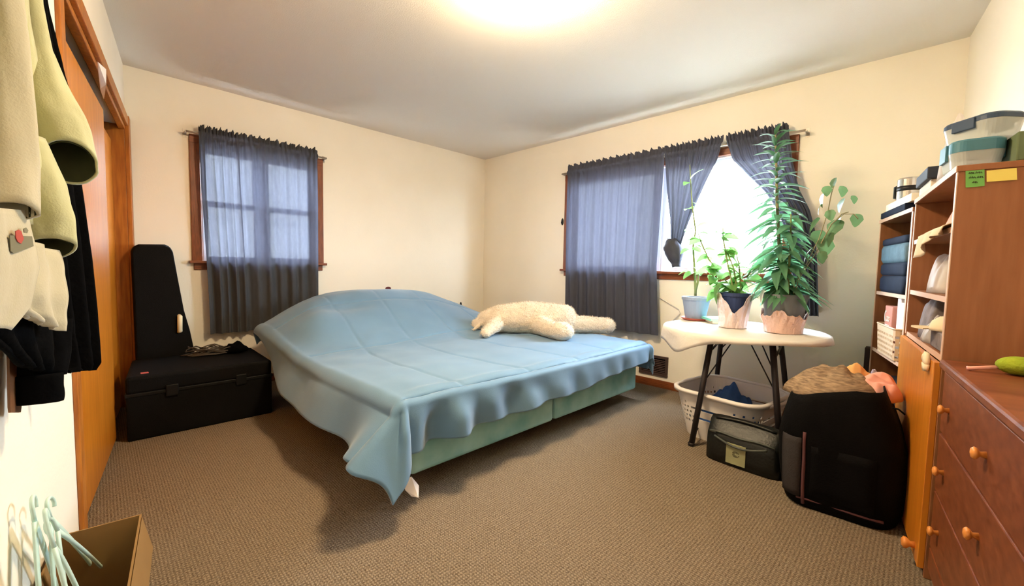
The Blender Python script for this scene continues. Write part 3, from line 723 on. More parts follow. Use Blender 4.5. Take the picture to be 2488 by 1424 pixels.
# books on the table
def book(name, label, c, rz, w_, d_, h, cover):
    o = thing(name, label, 'book', c, rz); T_ = MW[o]
    MB().box((-w_ / 2 + 0.003, -d_ / 2 + 0.003, 0.003), (w_ / 2 - 0.003, d_ / 2 - 0.003, h - 0.003), T_).build('pages', 'page', o)
    bx('cover', cover, (-w_ / 2, -d_ / 2, h - 0.003), (w_ / 2, d_ / 2, h), o, 0, T_); bx('cover', cover, (-w_ / 2, -d_ / 2, 0), (w_ / 2, d_ / 2, 0.003), o, 0, T_)
    bx('spine', cover, (-w_ / 2 - 0.002, -d_ / 2, 0), (-w_ / 2 + 0.002, d_ / 2, h), o, 0, T_)
bc = pz(1752, 784, TZ)
book('book', 'pale book lying at the bottom of the pair on the round table', (bc.x + 0.02, bc.y - 0.0, TZ + 0.001), R(38), 0.21, 0.16, 0.018, 'page')
book('book', 'teal covered notebook lying on the pale book', (bc.x, bc.y + 0.0, TZ + 0.0195), R(42), 0.22, 0.17, 0.016, 'teal')

# ------------------------------------------------------------------ plants
def leaf_mesh(name, mt, L, W, kind='lance', fold=0.25, droop=0.35):
    n = 11; k = 3; P = []
    for i in range(n + 1):
        t_ = (1 - math.cos(math.pi * i / n)) / 2
        if kind == 'lance': w_ = W * (math.sin(math.pi * t_ ** 0.75) ** 0.9) * 0.5
        elif kind == 'heart': w_ = W * 0.5 * max(0.0, (math.sin(math.pi * min(1, t_ ** 0.6)) ** 0.75))
        else: w_ = W * 0.5 * (math.sin(math.pi * t_ ** 0.7) ** 0.7) * (1 + 0.07 * math.cos(14 * t_))
        row = []
        for j in range(-k, k + 1):
            s_ = j / k
            row.append(Vector((L * t_ - (0.05 * L * abs(s_) if kind != 'lance' and t_ < 0.2 else 0), s_ * w_, -droop * L * t_ * t_ + fold * abs(s_) * w_)))
        P.append(row)
    return MB().grid(P).mesh(name, mt, True)
def leaf_mtx(p_, d_, roll=0.0, sc=1.0):
    d_ = Vector(d_).normalized(); z = Vector((0, 0, 1)); y = z.cross(d_)
    y = y.normalized() if y.length > 1e-4 else Vector((0, 1, 0)); z = d_.cross(y)
    m3 = Matrix((d_, y, z)).transposed().to_4x4()
    return Matrix.Translation(p_) @ m3 @ Matrix.Rotation(roll, 4, 'X') @ Matrix.Scale(sc, 4)
def pot(name, c, rt, rb, h, mt, parent, lip=0.006, sq=False):
    T_ = Matrix.Translation(c)
    if sq:
        m = MB(); m.loft([[T_ @ Vector((x, y, z)) for x, y in rrect(2 * r_, 2 * r_ * 0.9, r_ * 0.35)] for r_, z in ((rb, 0), (rt, h - 0.02), (rt + lip, h - 0.02), (rt + lip, h), (rt - 0.004, h), (rt - 0.01, h - 0.03))])
        po = m.build(name, mt, parent, smooth=False, bevel=0.002)
    else:
        po = MB().lathe([(rb, 0), (rt, h - 0.022), (rt + lip, h - 0.022), (rt + lip, h), (rt - 0.004, h), (rt - 0.01, h - 0.03)], 32, T_).build(name, mt, parent, smooth=False)
    MB().lathe([(0.001, h - 0.026), (rt - 0.008, h - 0.028), (rt - 0.012, h - 0.05)], 24, T_).build('soil', 'soil', parent, smooth=True)
    return po
def wrap(c, prof, mt, parent, seed, edge):
    m = MB(); n = 56
    rings = []
    for i, (r_, z) in enumerate(prof):
        ring = []
        for j in range(n):
            a = 2 * math.pi * j / n
            k = i / (len(prof) - 1)
            rr = r_ + 0.006 * nz(6 * math.cos(a) + seed, 6 * math.sin(a), z * 30) + 0.004 * k * math.sin(13 * a)
            zz = z * (1 if i == 0 else 1) + k * edge(a)
            ring.append(Vector(c) + Vector((rr * math.cos(a), rr * math.sin(a), max(0.001, zz))))
        rings.append(ring)
    return m.loft(rings, True, False).build('foil_wrap', mt, parent, smooth=False, solid=0.0015)
# --- small pot on a saucer
p1 = Vector((2.905, -0.42, TZ))
pp = thing('potted_plant', 'slim plant in a blue grey pot on a red saucer', 'plant', p1)
MB().lathe([(0.001, 0.001), (0.085, 0.001), (0.105, 0.018), (0.101, 0.018), (0.083, 0.006), (0.001, 0.006)], 32, Matrix.Translation(p1)).build('saucer', 'saucer', pp, smooth=False)
pot('pot', p1 + Vector((0, 0, 0.007)), 0.095, 0.070, 0.165, 'pot_b', pp)
yv = p1.y
stem_px = [(1690, 706), (1688, 660), (1684, 600), (1690, 560), (1682, 500), (1678, 440), (1676, 400)]
sp = [py(u, v, yv + 0.004 * i) for i, (u, v) in enumerate(stem_px)]
sp = [sp[0] - Vector((0, 0, 0.04))] + sp
MB().tube(sp, [0.010, 0.010, 0.009, 0.008, 0.006, 0.005, 0.004, 0.003], 8).build('stem', 'stem', pp, smooth=True)
MB().tube([sp[1], sp[1] + Vector((0.014, 0, 0.06)), sp[1] + Vector((0.012, 0.01, 0.14))], [0.009, 0.008, 0.006], 8).build('stem', 'stem', pp, smooth=True)
lm = leaf_mesh('leaf', 'leaf2', 0.085, 0.07, 'heart', 0.2, 0.4)
rnd = random.Random(31)
for (u, v) in [(1672, 665), (1700, 640), (1712, 650), (1664, 655), (1695, 600), (1672, 612), (1706, 590), (1668, 560), (1700, 545), (1674, 520), (1690, 480), (1668, 450), (1684, 420), (1662, 548), (1715, 628), (1704, 668)]:
    p_ = py(u, v, yv + rnd.uniform(-0.05, 0.05)); base = min(sp, key=lambda q: abs(q.z - p_.z))
    d_ = Vector((p_.x - base.x, p_.y - base.y, rnd.uniform(-0.02, 0.03)))
    inst('leaf', lm, leaf_mtx(base.lerp(p_, 0.35), d_, rnd.uniform(-.6, .6), rnd.uniform(0.75, 1.15)), pp)
# --- middle pot in foil
p2 = Vector((3.225, -0.62, TZ))
pp2 = thing('potted_plant', 'leafy plant in a navy pot wrapped in pale foil', 'plant', p2)
pot('pot', p2 + Vector((0, 0, 0.004)), 0.090, 0.068, 0.225, 'pot_n', pp2)
CA = math.atan2(CAM.y - p2.y, CAM.x - p2.x)
wrap(p2, [(0.083, 0.001), (0.088, 0.06), (0.098, 0.12), (0.112, 0.18)], 'foil', pp2, 1.3, lambda a: 0.045 - 0.115 * math.exp(-((math.remainder(a - CA - 0.05, 2 * math.pi)) / 0.55) ** 2) + 0.006 * math.sin(3 * a + 1) + 0.008 * math.sin(11 * a))
yv = p2.y
rnd = random.Random(8)
lm2 = leaf_mesh('leaf', 'leaf2', 0.10, 0.085, 'heart', 0.2, 0.5)
for k, st in enumerate([[(1780, 695), (1768, 640), (1757, 580), (1756, 545)], [(1790, 695), (1782, 650), (1770, 620), (1765, 600)], [(1800, 695), (1795, 640), (1785, 605)], [(1770, 690), (1745, 660), (1722, 630), (1704, 590), (1693, 555)], [(1775, 695), (1740, 690), (1728, 660), (1748, 640)], [(1805, 695), (1822, 660), (1835, 630)], [(1768, 695), (1750, 700), (1742, 712)]]):
    q = [py(u, v, yv + (k - 3) * 0.012 + 0.01 * i) for i, (u, v) in enumerate(st)]
    q = [Vector((lerp(q[0].x, p2.x, 0.5), lerp(q[0].y, p2.y, 0.5), TZ + 0.19))] + q
    MB().tube(q, [0.005] * (len(q) - 1) + [0.002], 6).build('stem', 'stem', pp2, smooth=True)
    for i in range(1, len(q)):
        for r_ in range(3 if i > 1 else 2):
            p_ = q[i].lerp(q[i - 1], rnd.random()); a = rnd.uniform(0, 6.28)
            inst('leaf', lm2, leaf_mtx(p_, (math.cos(a), math.sin(a), rnd.uniform(-0.5, 0.5)), rnd.uniform(-.6, .6), rnd.uniform(0.55, 1.1)), pp2)
p_ = py(1752, 690, yv - 0.06); inst('leaf', lm2, leaf_mtx(p_, (-0.45, -0.3, -0.8), 0, 1.25), pp2)
# --- tall lily pot in copper foil
p3 = Vector((3.505, -0.60, TZ))
pp3 = thing('potted_plant', 'tall bushy lily plant in a grey pot with copper foil', 'plant', p3)
pot('pot', p3 + Vector((0, 0, 0.004)), 0.118, 0.088, 0.232, 'pot_g', pp3)
CA = math.atan2(CAM.y - p3.y, CAM.x - p3.x)
wrap(p3, [(0.100, 0.001), (0.106, 0.05), (0.113, 0.085), (0.124, 0.115)], 'foil2', pp3, 5.1, lambda a: 0.018 * math.sin(3 * (a - CA) + 1.9) + 0.012 * math.sin(7 * a) + 0.006 * math.sin(17 * a))
yv = p3.y; rnd = random.Random(19)
st = [py(u, v, yv) for u, v in ((1898, 690), (1893, 600), (1888, 500), (1886, 400), (1884, 318))]
st = [Vector((p3.x, p3.y, TZ + 0.19))] + st
MB().tube(st, [0.012, 0.012, 0.010, 0.009, 0.007, 0.004], 8).build('stem', 'stemw', pp3, smooth=True)
st2 = [Vector((p3.x + 0.03, p3.y - 0.04, TZ + 0.19))] + [py(u, v, yv - 0.05) for u, v in ((1915, 680), (1920, 600), (1922, 520))]
MB().tube(st2, [0.009, 0.008, 0.006, 0.004], 8).build('stem', 'stem', pp3, smooth=True)
lm3 = leaf_mesh('leaf', 'leaf', 0.20, 0.046, 'lance', 0.3, 0.45)
lm3b = leaf_mesh('leaf', 'leaf', 0.17, 0.054, 'lance', 0.25, 0.6)
def stem_at(s_, t_):
    k = t_ * (len(s_) - 1); i = min(int(k), len(s_) - 2); return s_[i].lerp(s_[i + 1], k - i)
N3 = 135
for i in range(N3):
    t_ = 0.13 + 0.86 * (i / N3) ** 1.3
    a = i * 2.39996; up = lerp(-0.05, 0.9, ss(0.5, 1.0, t_)) + rnd.uniform(-.15, .2)
    sc = lerp(1.2, 0.62, ss(0.2, 1.0, t_)) * rnd.uniform(0.85, 1.1)
    p_ = stem_at(st, t_)
    inst('leaf', lm3 if rnd.random() < 0.7 else lm3b, leaf_mtx(p_, (math.cos(a), math.sin(a), up), rnd.uniform(-.4, .4), sc), pp3)
for i in range(30):
    t_ = 0.3 + 0.7 * i / 30; a = i * 2.39996 + 1
    inst('leaf', lm3b, leaf_mtx(stem_at(st2, t_), (math.cos(a), math.sin(a), rnd.uniform(-.1, .5)), rnd.uniform(-.4, .4), rnd.uniform(0.7, 1.0)), pp3)
# side vine with broad leaves
lm4 = leaf_mesh('leaf', 'leaf3', 0.075, 0.065, 'broad', 0.12, 0.3)
vy = yv - 0.05
vines = [[(1930, 690), (1960, 640), (1990, 580), (2010, 520), (2020, 470), (2028, 445)], [(1940, 680), (1985, 610), (2020, 545), (2045, 520), (2062, 515)], [(2020, 545), (2050, 520), (2075, 520), (2085, 532)]]
for k, vn in enumerate(vines):
    q = [py(u, v, vy - 0.01 * k) for u, v in vn]
    if k < 2: q = [Vector((p3.x + 0.05, p3.y - 0.05, TZ + 0.19))] + q
    MB().tube(q, 0.003, 6).build('vine', 'stemw', pp3, smooth=True)
for (u, v, s_) in [(2028, 442, 0.75), (2008, 462, 0.75), (2046, 462, 0.8), (2000, 480, 1.0), (1996, 505, 0.8), (2050, 492, 1.0), (2072, 485, 0.6), (2082, 530, 0.9), (2040, 545, 1.3), (2045, 530, 0.8), (2005, 590, 1.3), (1985, 570, 1.2), (1990, 540, 1.2), (2020, 575, 1.1), (1975, 610, 1.3), (2015, 520, 0.8), (2000, 620, 0.9)]:
    p_ = py(u, v, vy + rnd.uniform(-0.03, 0.03)); c_ = p_ + Vector((0, 0, 0.02))
    inst('leaf', lm4, leaf_mtx(c_, (rnd.uniform(-.7, .7), rnd.uniform(-.5, .1), -0.8), rnd.uniform(-.5, .5), s_), pp3)
# loose white-green leaf between the pots
inst('leaf', leaf_mesh('leaf', 'cloth_w', 0.10, 0.05, 'heart', 0.2, 0.2), leaf_mtx(py(1856, 705, yv - 0.11), (-0.2, -0.3, -0.9), 0.3, 0.85), pp3)

# ================================================================== LAUNDRY BASKET
bc = Vector((3.262, -0.70, 0)); BT = Matrix.Translation(bc) @ Matrix.Rotation(R(-8), 4, 'Z')
bk = thing('laundry_basket', 'white plastic laundry basket with punched holes under the table', 'basket', mtx=BT)
BH = 0.305
def ring_at(z, g=0.0, n=9):
    k = z / BH; return [BT @ Vector((x, y, z)) for x, y in rrect(lerp(0.43, 0.535, k) + g, lerp(0.43, 0.545, k) + g, 0.12 + g / 2, n)]
# wall built as a grid with real holes
outl = ring_at(0.0, 0, 15); n = len(outl)
zs = [0.0, 0.012, 0.10, 0.115, 0.13, 0.145, 0.16, 0.175, 0.19, 0.205, 0.22, 0.235, 0.25, BH]
rings = [ring_at(z, 0, 15) for z in zs]; m = MB(); vs = [x for r_ in rings for x in r_]; fs = []
for i in range(len(zs) - 1):
    for j in range(n):
        if zs[i] in (0.10, 0.13, 0.16, 0.19, 0.22) and j % 2 == (0 if zs[i] in (0.10, 0.16, 0.22) else 1) and not (zs[i] == 0.22 and j % 4): continue
        fs.append((i * n + j, i * n + (j + 1) % n, (i + 1) * n + (j + 1) % n, (i + 1) * n + j))
fs.append(tuple(reversed(range(n))))
m.add(vs, fs).build('body', 'basket', bk, smooth=False, solid=0.003)
rr = []
for j, p_ in enumerate(ring_at(BH, 0.012, 15)):
    rr.append(p_)
m = MB(); N_ = len(rr); rings = []
for j in range(N_ + 1):
    p_ = rr[j % N_]; c_ = (p_ - (BT @ Vector((0, 0, BH)))).normalized()
    rings.append([p_ + c_ * 0.014 + Vector((0, 0, -0.018)), p_ + c_ * 0.016 + Vector((0, 0, 0.004)), p_ + Vector((0, 0, 0.010)), p_ - c_ * 0.014 + Vector((0, 0, 0.004)), p_ - c_ * 0.012 + Vector((0, 0, -0.006))])
m.loft(rings, False, False).build('rim', 'basket', bk, smooth=True)
for sx in (-1, 1):
    q = [BT @ Vector((sx * (0.2675 + 0.006 + 0.03 * math.sin(math.pi * i / 8)), lerp(-0.16, 0.16, i / 8), BH - 0.012)) for i in range(9)]
    MB().tube(q, 0.011, 8).build('handle', 'basket', bk, smooth=True)
def heap(name, label, mt, c, rx, ry, h, seed, rz=0.0, cat='clothes', amp=0.35, freq=9, parent=None, ridge=0.0):
    T_ = Matrix.Translation(c) @ Matrix.Rotation(rz, 4, 'Z'); rings = []
    nr, na = 22, 64
    for i in range(nr + 1):
        k = i / nr; ring = []
        for j in range(na):
            a = 2 * math.pi * j / na; e = 1 + 0.16 * nz(2.2 * math.cos(a) + seed, 2.2 * math.sin(a), 1)
            r_ = k * e; x, y = r_ * rx * math.cos(a), r_ * ry * math.sin(a)
            z = h * (1 - k ** 2.4) ** 0.7 * (1 + amp * nz(x * freq + seed, y * freq, 2) + 0.4 * amp * nz(x * freq * 2.6, y * freq * 2.6 + seed, 5))
            z += ridge * math.sin(x * 70 + 3 * nz(x * 8, y * 8, seed)) * (1 - k)
            ring.append(T_ @ Vector((x, y, max(0.0, z))))
        rings.append(ring)
    rings[0] = [sum(rings[0], Vector()) / na + Vector((0.0005 * math.cos(2 * math.pi * j / na), 0.0005 * math.sin(2 * math.pi * j / na), 0)) for j in range(na)]
    m = MB().loft(rings[::-1], True, True)
    o = m.build(name, mt, parent, smooth=True)
    if parent is None: tag(o, label, cat)
    return o
heap('laundry', 'blue folded laundry lying inside the white basket', 'bluecloth', (3.24, -0.66, 0.006), 0.19, 0.17, 0.27, 3.3)

# ================================================================== LUNCH BAG
LB = frame(pz(1712, 1112, 0), pz(1885, 1172, 0) - pz(1712, 1112, 0))
lb = thing('lunch_bag', 'small black lunch bag with a sage patch below the table', 'bag', mtx=LB)
w_ = 0.36
def lbsec(t_):
    x = lerp(0.0, w_, t_); e = 1 - abs(2 * t_ - 1) ** 6 * 0.28
    pts = []
    for y, z in ((0.0, 0.006), (-0.004, 0.05), (0.0, 0.11), (0.006, 0.155), (0.02, 0.172), (0.028, 0.18), (0.06, 0.23), (0.10, 0.245), (0.14, 0.225), (0.155, 0.15), (0.155, 0.006)):
        pts.append(LB @ Vector((x, 0.078 + (y - 0.078) * e, 0.006 + (z - 0.006) * (0.86 + 0.14 * e))))
    return pts
MB().loft([lbsec(i / 16) for i in range(17)]).build('body', 'bag', lb, smooth=True, bevel=0.0)
MB().tube([LB @ Vector((lerp(0.02, w_ - 0.02, i / 10), 0.008, 0.168 + 0.004 * math.sin(i))) for i in range(11)], 0.0055, 8).build('zip', 'bagtrim', lb, smooth=True)
MB().tube([LB @ Vector((lerp(0.03, w_ - 0.03, i / 10), 0.062, 0.232 + 0.012 * math.sin(math.pi * i / 10))) for i in range(11)], [0.007] * 11, 8).build('strap', 'bag', lb, smooth=True)
MB().tube([LB @ Vector((lerp(0.05, w_ - 0.05, i / 10), -0.006 - 0.012 * math.sin(math.pi * i / 10), 0.15 - 0.03 * math.sin(math.pi * i / 10))) for i in range(11)], 0.006, 8).build('strap', 'bagtrim', lb, smooth=True)
pa = bx('patch', 'patch', (0.115, -0.010, 0.022), (0.212, -0.004, 0.132), lb, 0, LB, label='sage green fabric patch')
e_ = MB()
for a0, a1, r_ in ((20, 170, 0.017), (190, 350, 0.017), (30, 300, 0.010)):
    e_.tube([LB @ Vector((0.165 + r_ * math.cos(R(lerp(a0, a1, i / 10))), -0.0105, 0.08 + r_ * 0.8 * math.sin(R(lerp(a0, a1, i / 10))))) for i in range(11)], 0.0014, 5)
e_.build('emblem', 'ink', pa)
e_ = MB().box((0.02, -0.003, 0.165), (0.055, 0.0, 0.172), LB).box((0.30, -0.003, 0.13), (0.306, 0.0, 0.155), LB); e_.build('buckle', 'bagtrim', lb)

# ================================================================== BLACK HAMPER
hm = thing('laundry_hamper', 'big black collapsible hamper bag beside the dresser', 'hamper', (3.89, -1.13, 0))
HA, HB = Vector((3.715, -1.375, 0)), Vector((4.10, -1.335, 0))
HT = frame(HA.lerp(HB, 0.5) + Vector((-0.03, 0.215, 0)), HB - HA)
hw, hd = 0.44, 0.42
def hring(z, k):
    return [HT @ Vector((x, y, z)) for x, y in rrect(hw * k, hd * k, 0.11 * k, 8)]
rings = []
for z, k in ((0.0, 0.86), (0.01, 0.90), (0.06, 0.965), (0.18, 1.02), (0.32, 1.02), (0.42, 0.99), (0.50, 0.95), (0.535, 0.90)): rings.append(hring(z, k))
# shape: right side domes higher, left side dips
def hshape(p_):
    q = HT.inverted() @ p_
    q.z += ss(0.25, 0.53, q.z) * (0.035 * ss(-0.2, 0.1, q.x) - 0.035 * ss(-0.05, -0.22, q.x)) 
    q.x += 0.02 * nz(q.y * 4, q.z * 4, 3); q.y += 0.015 * nz(q.x * 5, q.z * 4, 7)
    if q.x > 0: q.x -= 0.07 * ss(0.30, 0.56, q.z)
    return HT @ q
MB().loft([[hshape(x) for x in r_] for r_ in rings], True, False).build('body', 'hamper', hm, smooth=True, solid=0.006)
def hfront(x, z, off=0.006):
    k = interp([(0, 0.88), (0.06, 0.965), (0.18, 1.02), (0.42, 0.99), (0.53, 0.9)], z)
    return hshape(HT @ Vector((x, -hd * k / 2 - off, z)))
MB().grid([[hfront(lerp(-0.205, -0.135, i / 3) + (0.03 * (1 - abs(i / 3 - .5))) * 0, lerp(0.05, 0.33, j / 10), 0.004 - 0.05 * ((1.5 - i) > 0) * (1.5 - i) / 1.5 * 0.9) for j in range(11)] for i in range(4)]).build('mesh_panel', 'mesh', hm, smooth=True, solid=0.004)
MB().tube([hfront(-0.125, lerp(0.02, 0.36, i / 10), 0.002) for i in range(11)], 0.007, 8).build('binding', 'maroon', hm, smooth=True)
MB().tube([hfront(lerp(-0.15, 0.15, i / 12), 0.045, 0.0) for i in range(13)], 0.006, 8).build('binding', 'maroon', hm, smooth=True)
MB().grid([[hfront(lerp(-0.10, 0.12, i / 6), lerp(0.07, 0.30, j / 6), 0.004) for j in range(7)] for i in range(7)]).build('pocket', 'hamper', hm, smooth=True, solid=0.008)
MB().tube([HT @ Vector((0.19 - 0.02 * i, -0.16, 0.50 + 0.02 * math.sin(i))) for i in range(3)], 0.004, 6).build('strap', 'hamper', hm, smooth=True)
heap('sweater', 'tan striped knit sweater heaped on top of the black hamper', 'tan', (3.835, -1.14, 0.49), 0.195, 0.17, 0.125, 1.7, rz=R(12), amp=0.22, freq=9, ridge=0.009)
heap('shirt', 'coral pink garment lying on the hamper beside the sweater', 'coral', (3.985, -1.06, 0.505), 0.085, 0.12, 0.095, 6.1, rz=R(-10), amp=0.4, freq=13)
heap('shirt', 'pale orange garment tucked between sweater and coral garment', 'orange', (3.905, -1.02, 0.52), 0.06, 0.09, 0.122, 9.4, rz=R(-25), amp=0.4, freq=13)

# ================================================================== BOOKCASES
def bookcase(name, label, pn, pf, depth, ztop, shelves, base_z, door):
    pn, pf = Vector(pn), Vector(pf); L = (pf - pn).length
    # local x from near end to far end, local -y is the back (towards the wall)
    fr = frame(pn, pf - pn)
    b = thing(name, label, 'bookcase', mtx=fr); tk = 0.02
    B = lambda nm, mt, lo, hi, par=b, bev=0.002: bx(nm, mt, lo, hi, par, bev, fr)
    s1 = B('side_panel', 'shelf', (0, -depth, 0), (tk, 0, ztop - tk)); B('edge_band', 'shelfedge', (0.0, 0, base_z if door else 0.0), (tk, 0.0025, ztop - tk), s1, 0)
    s2 = B('side_panel', 'shelf', (L - tk, -depth, 0), (L, 0, ztop - tk)); B('edge_band', 'shelfedge', (L - tk, 0, base_z if door else 0.0), (L, 0.0025, ztop - tk), s2, 0)
    tpn = B('top', 'shelf', (-0.004, -depth, ztop - tk), (L + 0.004, 0.004, ztop)); B('edge_band', 'shelfedge', (-0.004, 0.004, ztop - tk), (L + 0.004, 0.0065, ztop), tpn, 0)
    B('back_panel', 'shelf', (tk, -depth, 0.02), (L - tk, -depth + 0.006, ztop - tk), bev=0)
    for z in shelves:
        s_ = B('shelf', 'shelf', (tk, -depth + 0.006, z - tk), (L - tk, -0.004, z)); B('edge_band', 'shelfedge', (tk, -0.004, z - tk), (L - tk, -0.0015, z), s_, 0)
    if door:
        B('plinth', 'shelf', (tk, -depth + 0.01, 0), (L - tk, -0.02, 0.05))
        d_ = B('door', 'closet', (0.004, 0.0, 0.03), (L - 0.004, 0.018, base_z - 0.012))
        MB().lathe([(0.012, 0.0), (0.010, 0.012), (0.020, 0.022), (0.021, 0.030), (0.012, 0.036), (0.001, 0.037)], 16, fr @ Matrix.Translation((0.07, 0.018, 0.075)) @ Matrix.Rotation(R(-90), 4, 'X')).build('knob', 'knob', d_, smooth=True)
    return b, fr, L
NB_, FN, LNb = bookcase('bookcase', 'brown bookcase next to the dresser with notes on its side', (4.166, -1.555, 0), (4.056, -0.76, 0), 0.205, 1.432, (0.79, 0.995, 1.235), 0.78, True)
FB_, FF, LFb = bookcase('bookcase', 'brown bookcase in the far corner holding folded clothes', (4.05, -0.745, 0), (3.893, -0.15, 0), 0.205, 1.40, (0.06, 0.615, 0.965), 0.06, False)
RZN = math.atan2(FN[1][0], FN[0][0]); RZF = math.atan2(FF[1][0], FF[0][0])
# sticky notes on the near side panel (facing the camera)
def on_side(u, v):
    n_ = -(FN.to_3x3() @ Vector((1, 0, 0))); return pl(u, v, n_, n_.dot(FN.translation) + 0.0015)
def note(name, label, quad, mt):
    q = [on_side(*x) for x in quad]; n_ = -(FN.to_3x3() @ Vector((1, 0, 0)))
    o = thing(name, label, 'note', q[3])
    MB().hexa([x for x in q] + [x + n_ * 0.0012 for x in q]).build('paper', mt, o)
    return o, n_
ng, n_ = note('sticky_note', 'green sticky note with handwriting on the bookcase side', ((2346, 414), (2392, 410), (2392, 452), (2346, 456)), 'note_g')
m = MB()
for v0, segs in ((421, ((2353, 2366), (2369, 2386))), (432, ((2353, 2370), (2373, 2388))), (444, ((2362, 2374),))):
    for a, b in segs:
        pts = [on_side(lerp(a, b, i / 9), v0 + 2.5 * math.sin(i * 2.3) - 0.06 * (lerp(a, b, i / 9) - 2350)) + n_ * 0.0016 for i in range(10)]
        m.tube(pts, 0.0009, 4)
m.build('handwriting', 'ink', ng, label='illegible dark handwriting')
note('sticky_note', 'yellow paper note taped to the bookcase side', ((2397, 415), (2470, 408), (2471, 437), (2397, 442)), 'note_y')

def lbox(name, label, cat, mt, lo, hi, fr, bevel=0.004):
    o = bx(name, mt, lo, hi, None, bevel, fr); return tag(o, label, cat)
# --- things on top of the near bookcase  (local x: 0 near end -> far, y: 0 front, negative towards the wall)
def tub(name, label, fr, lidm, w_, d_, h, tip=False, lid_h=0.03):
    o = thing(name, label, 'storage tub', mtx=fr)
    R1 = [[fr @ Vector((x, y, z)) for x, y in rrect(w_ * k, d_ * k, 0.038, 8)] for z, k in ((0.0, 0.84), (0.004, 0.87), (h - lid_h, 0.98))]
    MB().loft(R1, True, False).build('tub_body', 'clear', o, smooth=False, solid=0.002)
    R2 = [[fr @ Vector((x, y, z)) for x, y in rrect(w_ * k, d_ * k, 0.04, 8)] for z, k in ((h - lid_h, 1.0), (h - 0.006, 1.0), (h, 0.95))]
    lo_ = MB().loft(R2).build('lid', lidm, o, smooth=False)
    for sy in (-1, 1): bx('clasp', lidm, (-0.035, sy * d_ * 0.5 - 0.006, h - lid_h - 0.02), (0.035, sy * d_ * 0.5 + 0.006, h - 0.004), lo_, 0.002, fr)
    return o
zt = 1.432
TF1 = FN @ Matrix.Translation((0.135, -0.050, zt + 0.001)) @ Matrix.Rotation(R(3), 4, 'Z')
tub('storage_tub', 'clear tub with a blue lid standing on the bookcase top', TF1, 'lidb', 0.18, 0.132, 0.094, lid_h=0.040)
TF2 = FN @ Matrix.Translation((0.145, -0.072, zt + 0.0965)) @ Matrix.Rotation(R(38), 4, 'Z')
tub('storage_tub', 'clear tub with dark blue clasps stacked topmost on the bookcase', TF2, 'lidd', 0.18, 0.13, 0.080, lid_h=0.020)
heap('plastic_bag', 'crumpled pale plastic bag behind the stacked tubs', 'bagplastic', FN @ Vector((0.33, -0.07, zt + 0.001)), 0.085, 0.075, 0.205, 4.4, cat='plastic bag', amp=0.6, freq=14, rz=RZN)
lbox('green_box', 'grey green box at the end of the bookcase top', 'box', 'greenbox', (0.008, -0.203, zt + 0.001), (0.20, -0.124, zt + 0.092), FN)
lbox('lid_box', 'flat dark slate box lying on the bookcase top', 'box', 'darkbox', (0.48, -0.10, zt + 0.046), (0.75, 0.012, zt + 0.096), FN @ Matrix.Identity(4), 0.004)
lbox('flat_box', 'pale flat box under the dark slate box', 'box', 'page', (0.50, -0.12, zt + 0.001), (0.77, -0.004, zt + 0.0455), FN, 0.002)
zf = 1.40
fl_ = thing('thermos', 'silver steel flask with black bands on the far bookcase', 'flask', FF @ Vector((0.36, -0.06, zf + 0.077)))
T_ = Matrix.Translation(FF @ Vector((0.36, -0.06, zf + 0.077))) @ Matrix.Scale(1.5, 4)
MB().lathe([(0.030, 0), (0.034, 0.004), (0.034, 0.078), (0.030, 0.084), (0.001, 0.085)], 28, T_).build('body', 'steel', fl_, smooth=False)
MB().lathe([(0.0348, 0.036), (0.0348, 0.054)], 28, T_).build('band', 'blackp', fl_, smooth=True)
m = MB(); m.tube([T_ @ Vector((-0.02, 0.028, 0.07)), T_ @ Vector((-0.04, 0.04, 0.06)), T_ @ Vector((-0.04, 0.04, 0.02)), T_ @ Vector((-0.02, 0.028, 0.01))], 0.007, 8); m.build('handle', 'blackp', fl_, smooth=True)
lbox('magazine_stack', 'pile of pale magazines under the steel flask', 'magazines', 'page', (0.04, -0.17, zf + 0.036), (0.50, 0.004, zf + 0.076), FF, 0.003)
lbox('folder', 'dark blue folder at the bottom of the magazine pile', 'folder', 'navy', (0.10, -0.17, zf + 0.001), (0.56, 0.012, zf + 0.035), FF, 0.003)
heap('pouch', 'small dark navy pouch behind the steel flask', 'navy', FF @ Vector((0.47, -0.075, zf + 0.0765)), 0.045, 0.045, 0.07, 2.2, cat='pouch', rz=RZF)

# --- near bookcase shelf contents
heap('toy_pouch', 'rosy patterned pouch on the upper shelf beside the sticky notes', 'coral', FN @ Vector((0.32, -0.085, 1.252)), 0.09, 0.055, 0.085, 2.9, cat='pouch', amp=0.5, freq=16, rz=RZN)
gl = thing('garment', 'cream cloth hanging over the upper shelf edge', 'cloth', FN @ Vector((0.33, 0.0, 1.236)))
P = []
for i in range(25):
    x = lerp(0.05, 0.52, i / 24); row = []
    for j in range(14):
        t_ = j / 13; hang = 0.03 + 0.07 * ss(0.25, 0.5, x) + 0.01 * nz(x * 20, 2)
        if t_ < 0.5: row.append(FN @ Vector((x, lerp(-0.10, 0.006, t_ * 2), 1.243 + 0.006 * nz(x * 14, t_ * 6) + 0.004)))
        else: row.append(FN @ Vector((x + 0.02 * (t_ - .5), 0.008 + 0.012 * math.sin(x * 40) * (t_ - .5) * 2 + 0.008, 1.243 - hang * (t_ - 0.5) * 2)))
    P.append(row)
MB().grid(P).build('drape', 'creamcloth', gl, smooth=True, solid=0.003)
heap('plastic_bag', 'cream and clear bag on the middle bookcase shelf', 'bagplastic', FN @ Vector((0.44, -0.06, 0.996)), 0.10, 0.048, 0.16, 7.7, cat='plastic bag', amp=0.4, freq=12, rz=RZN)
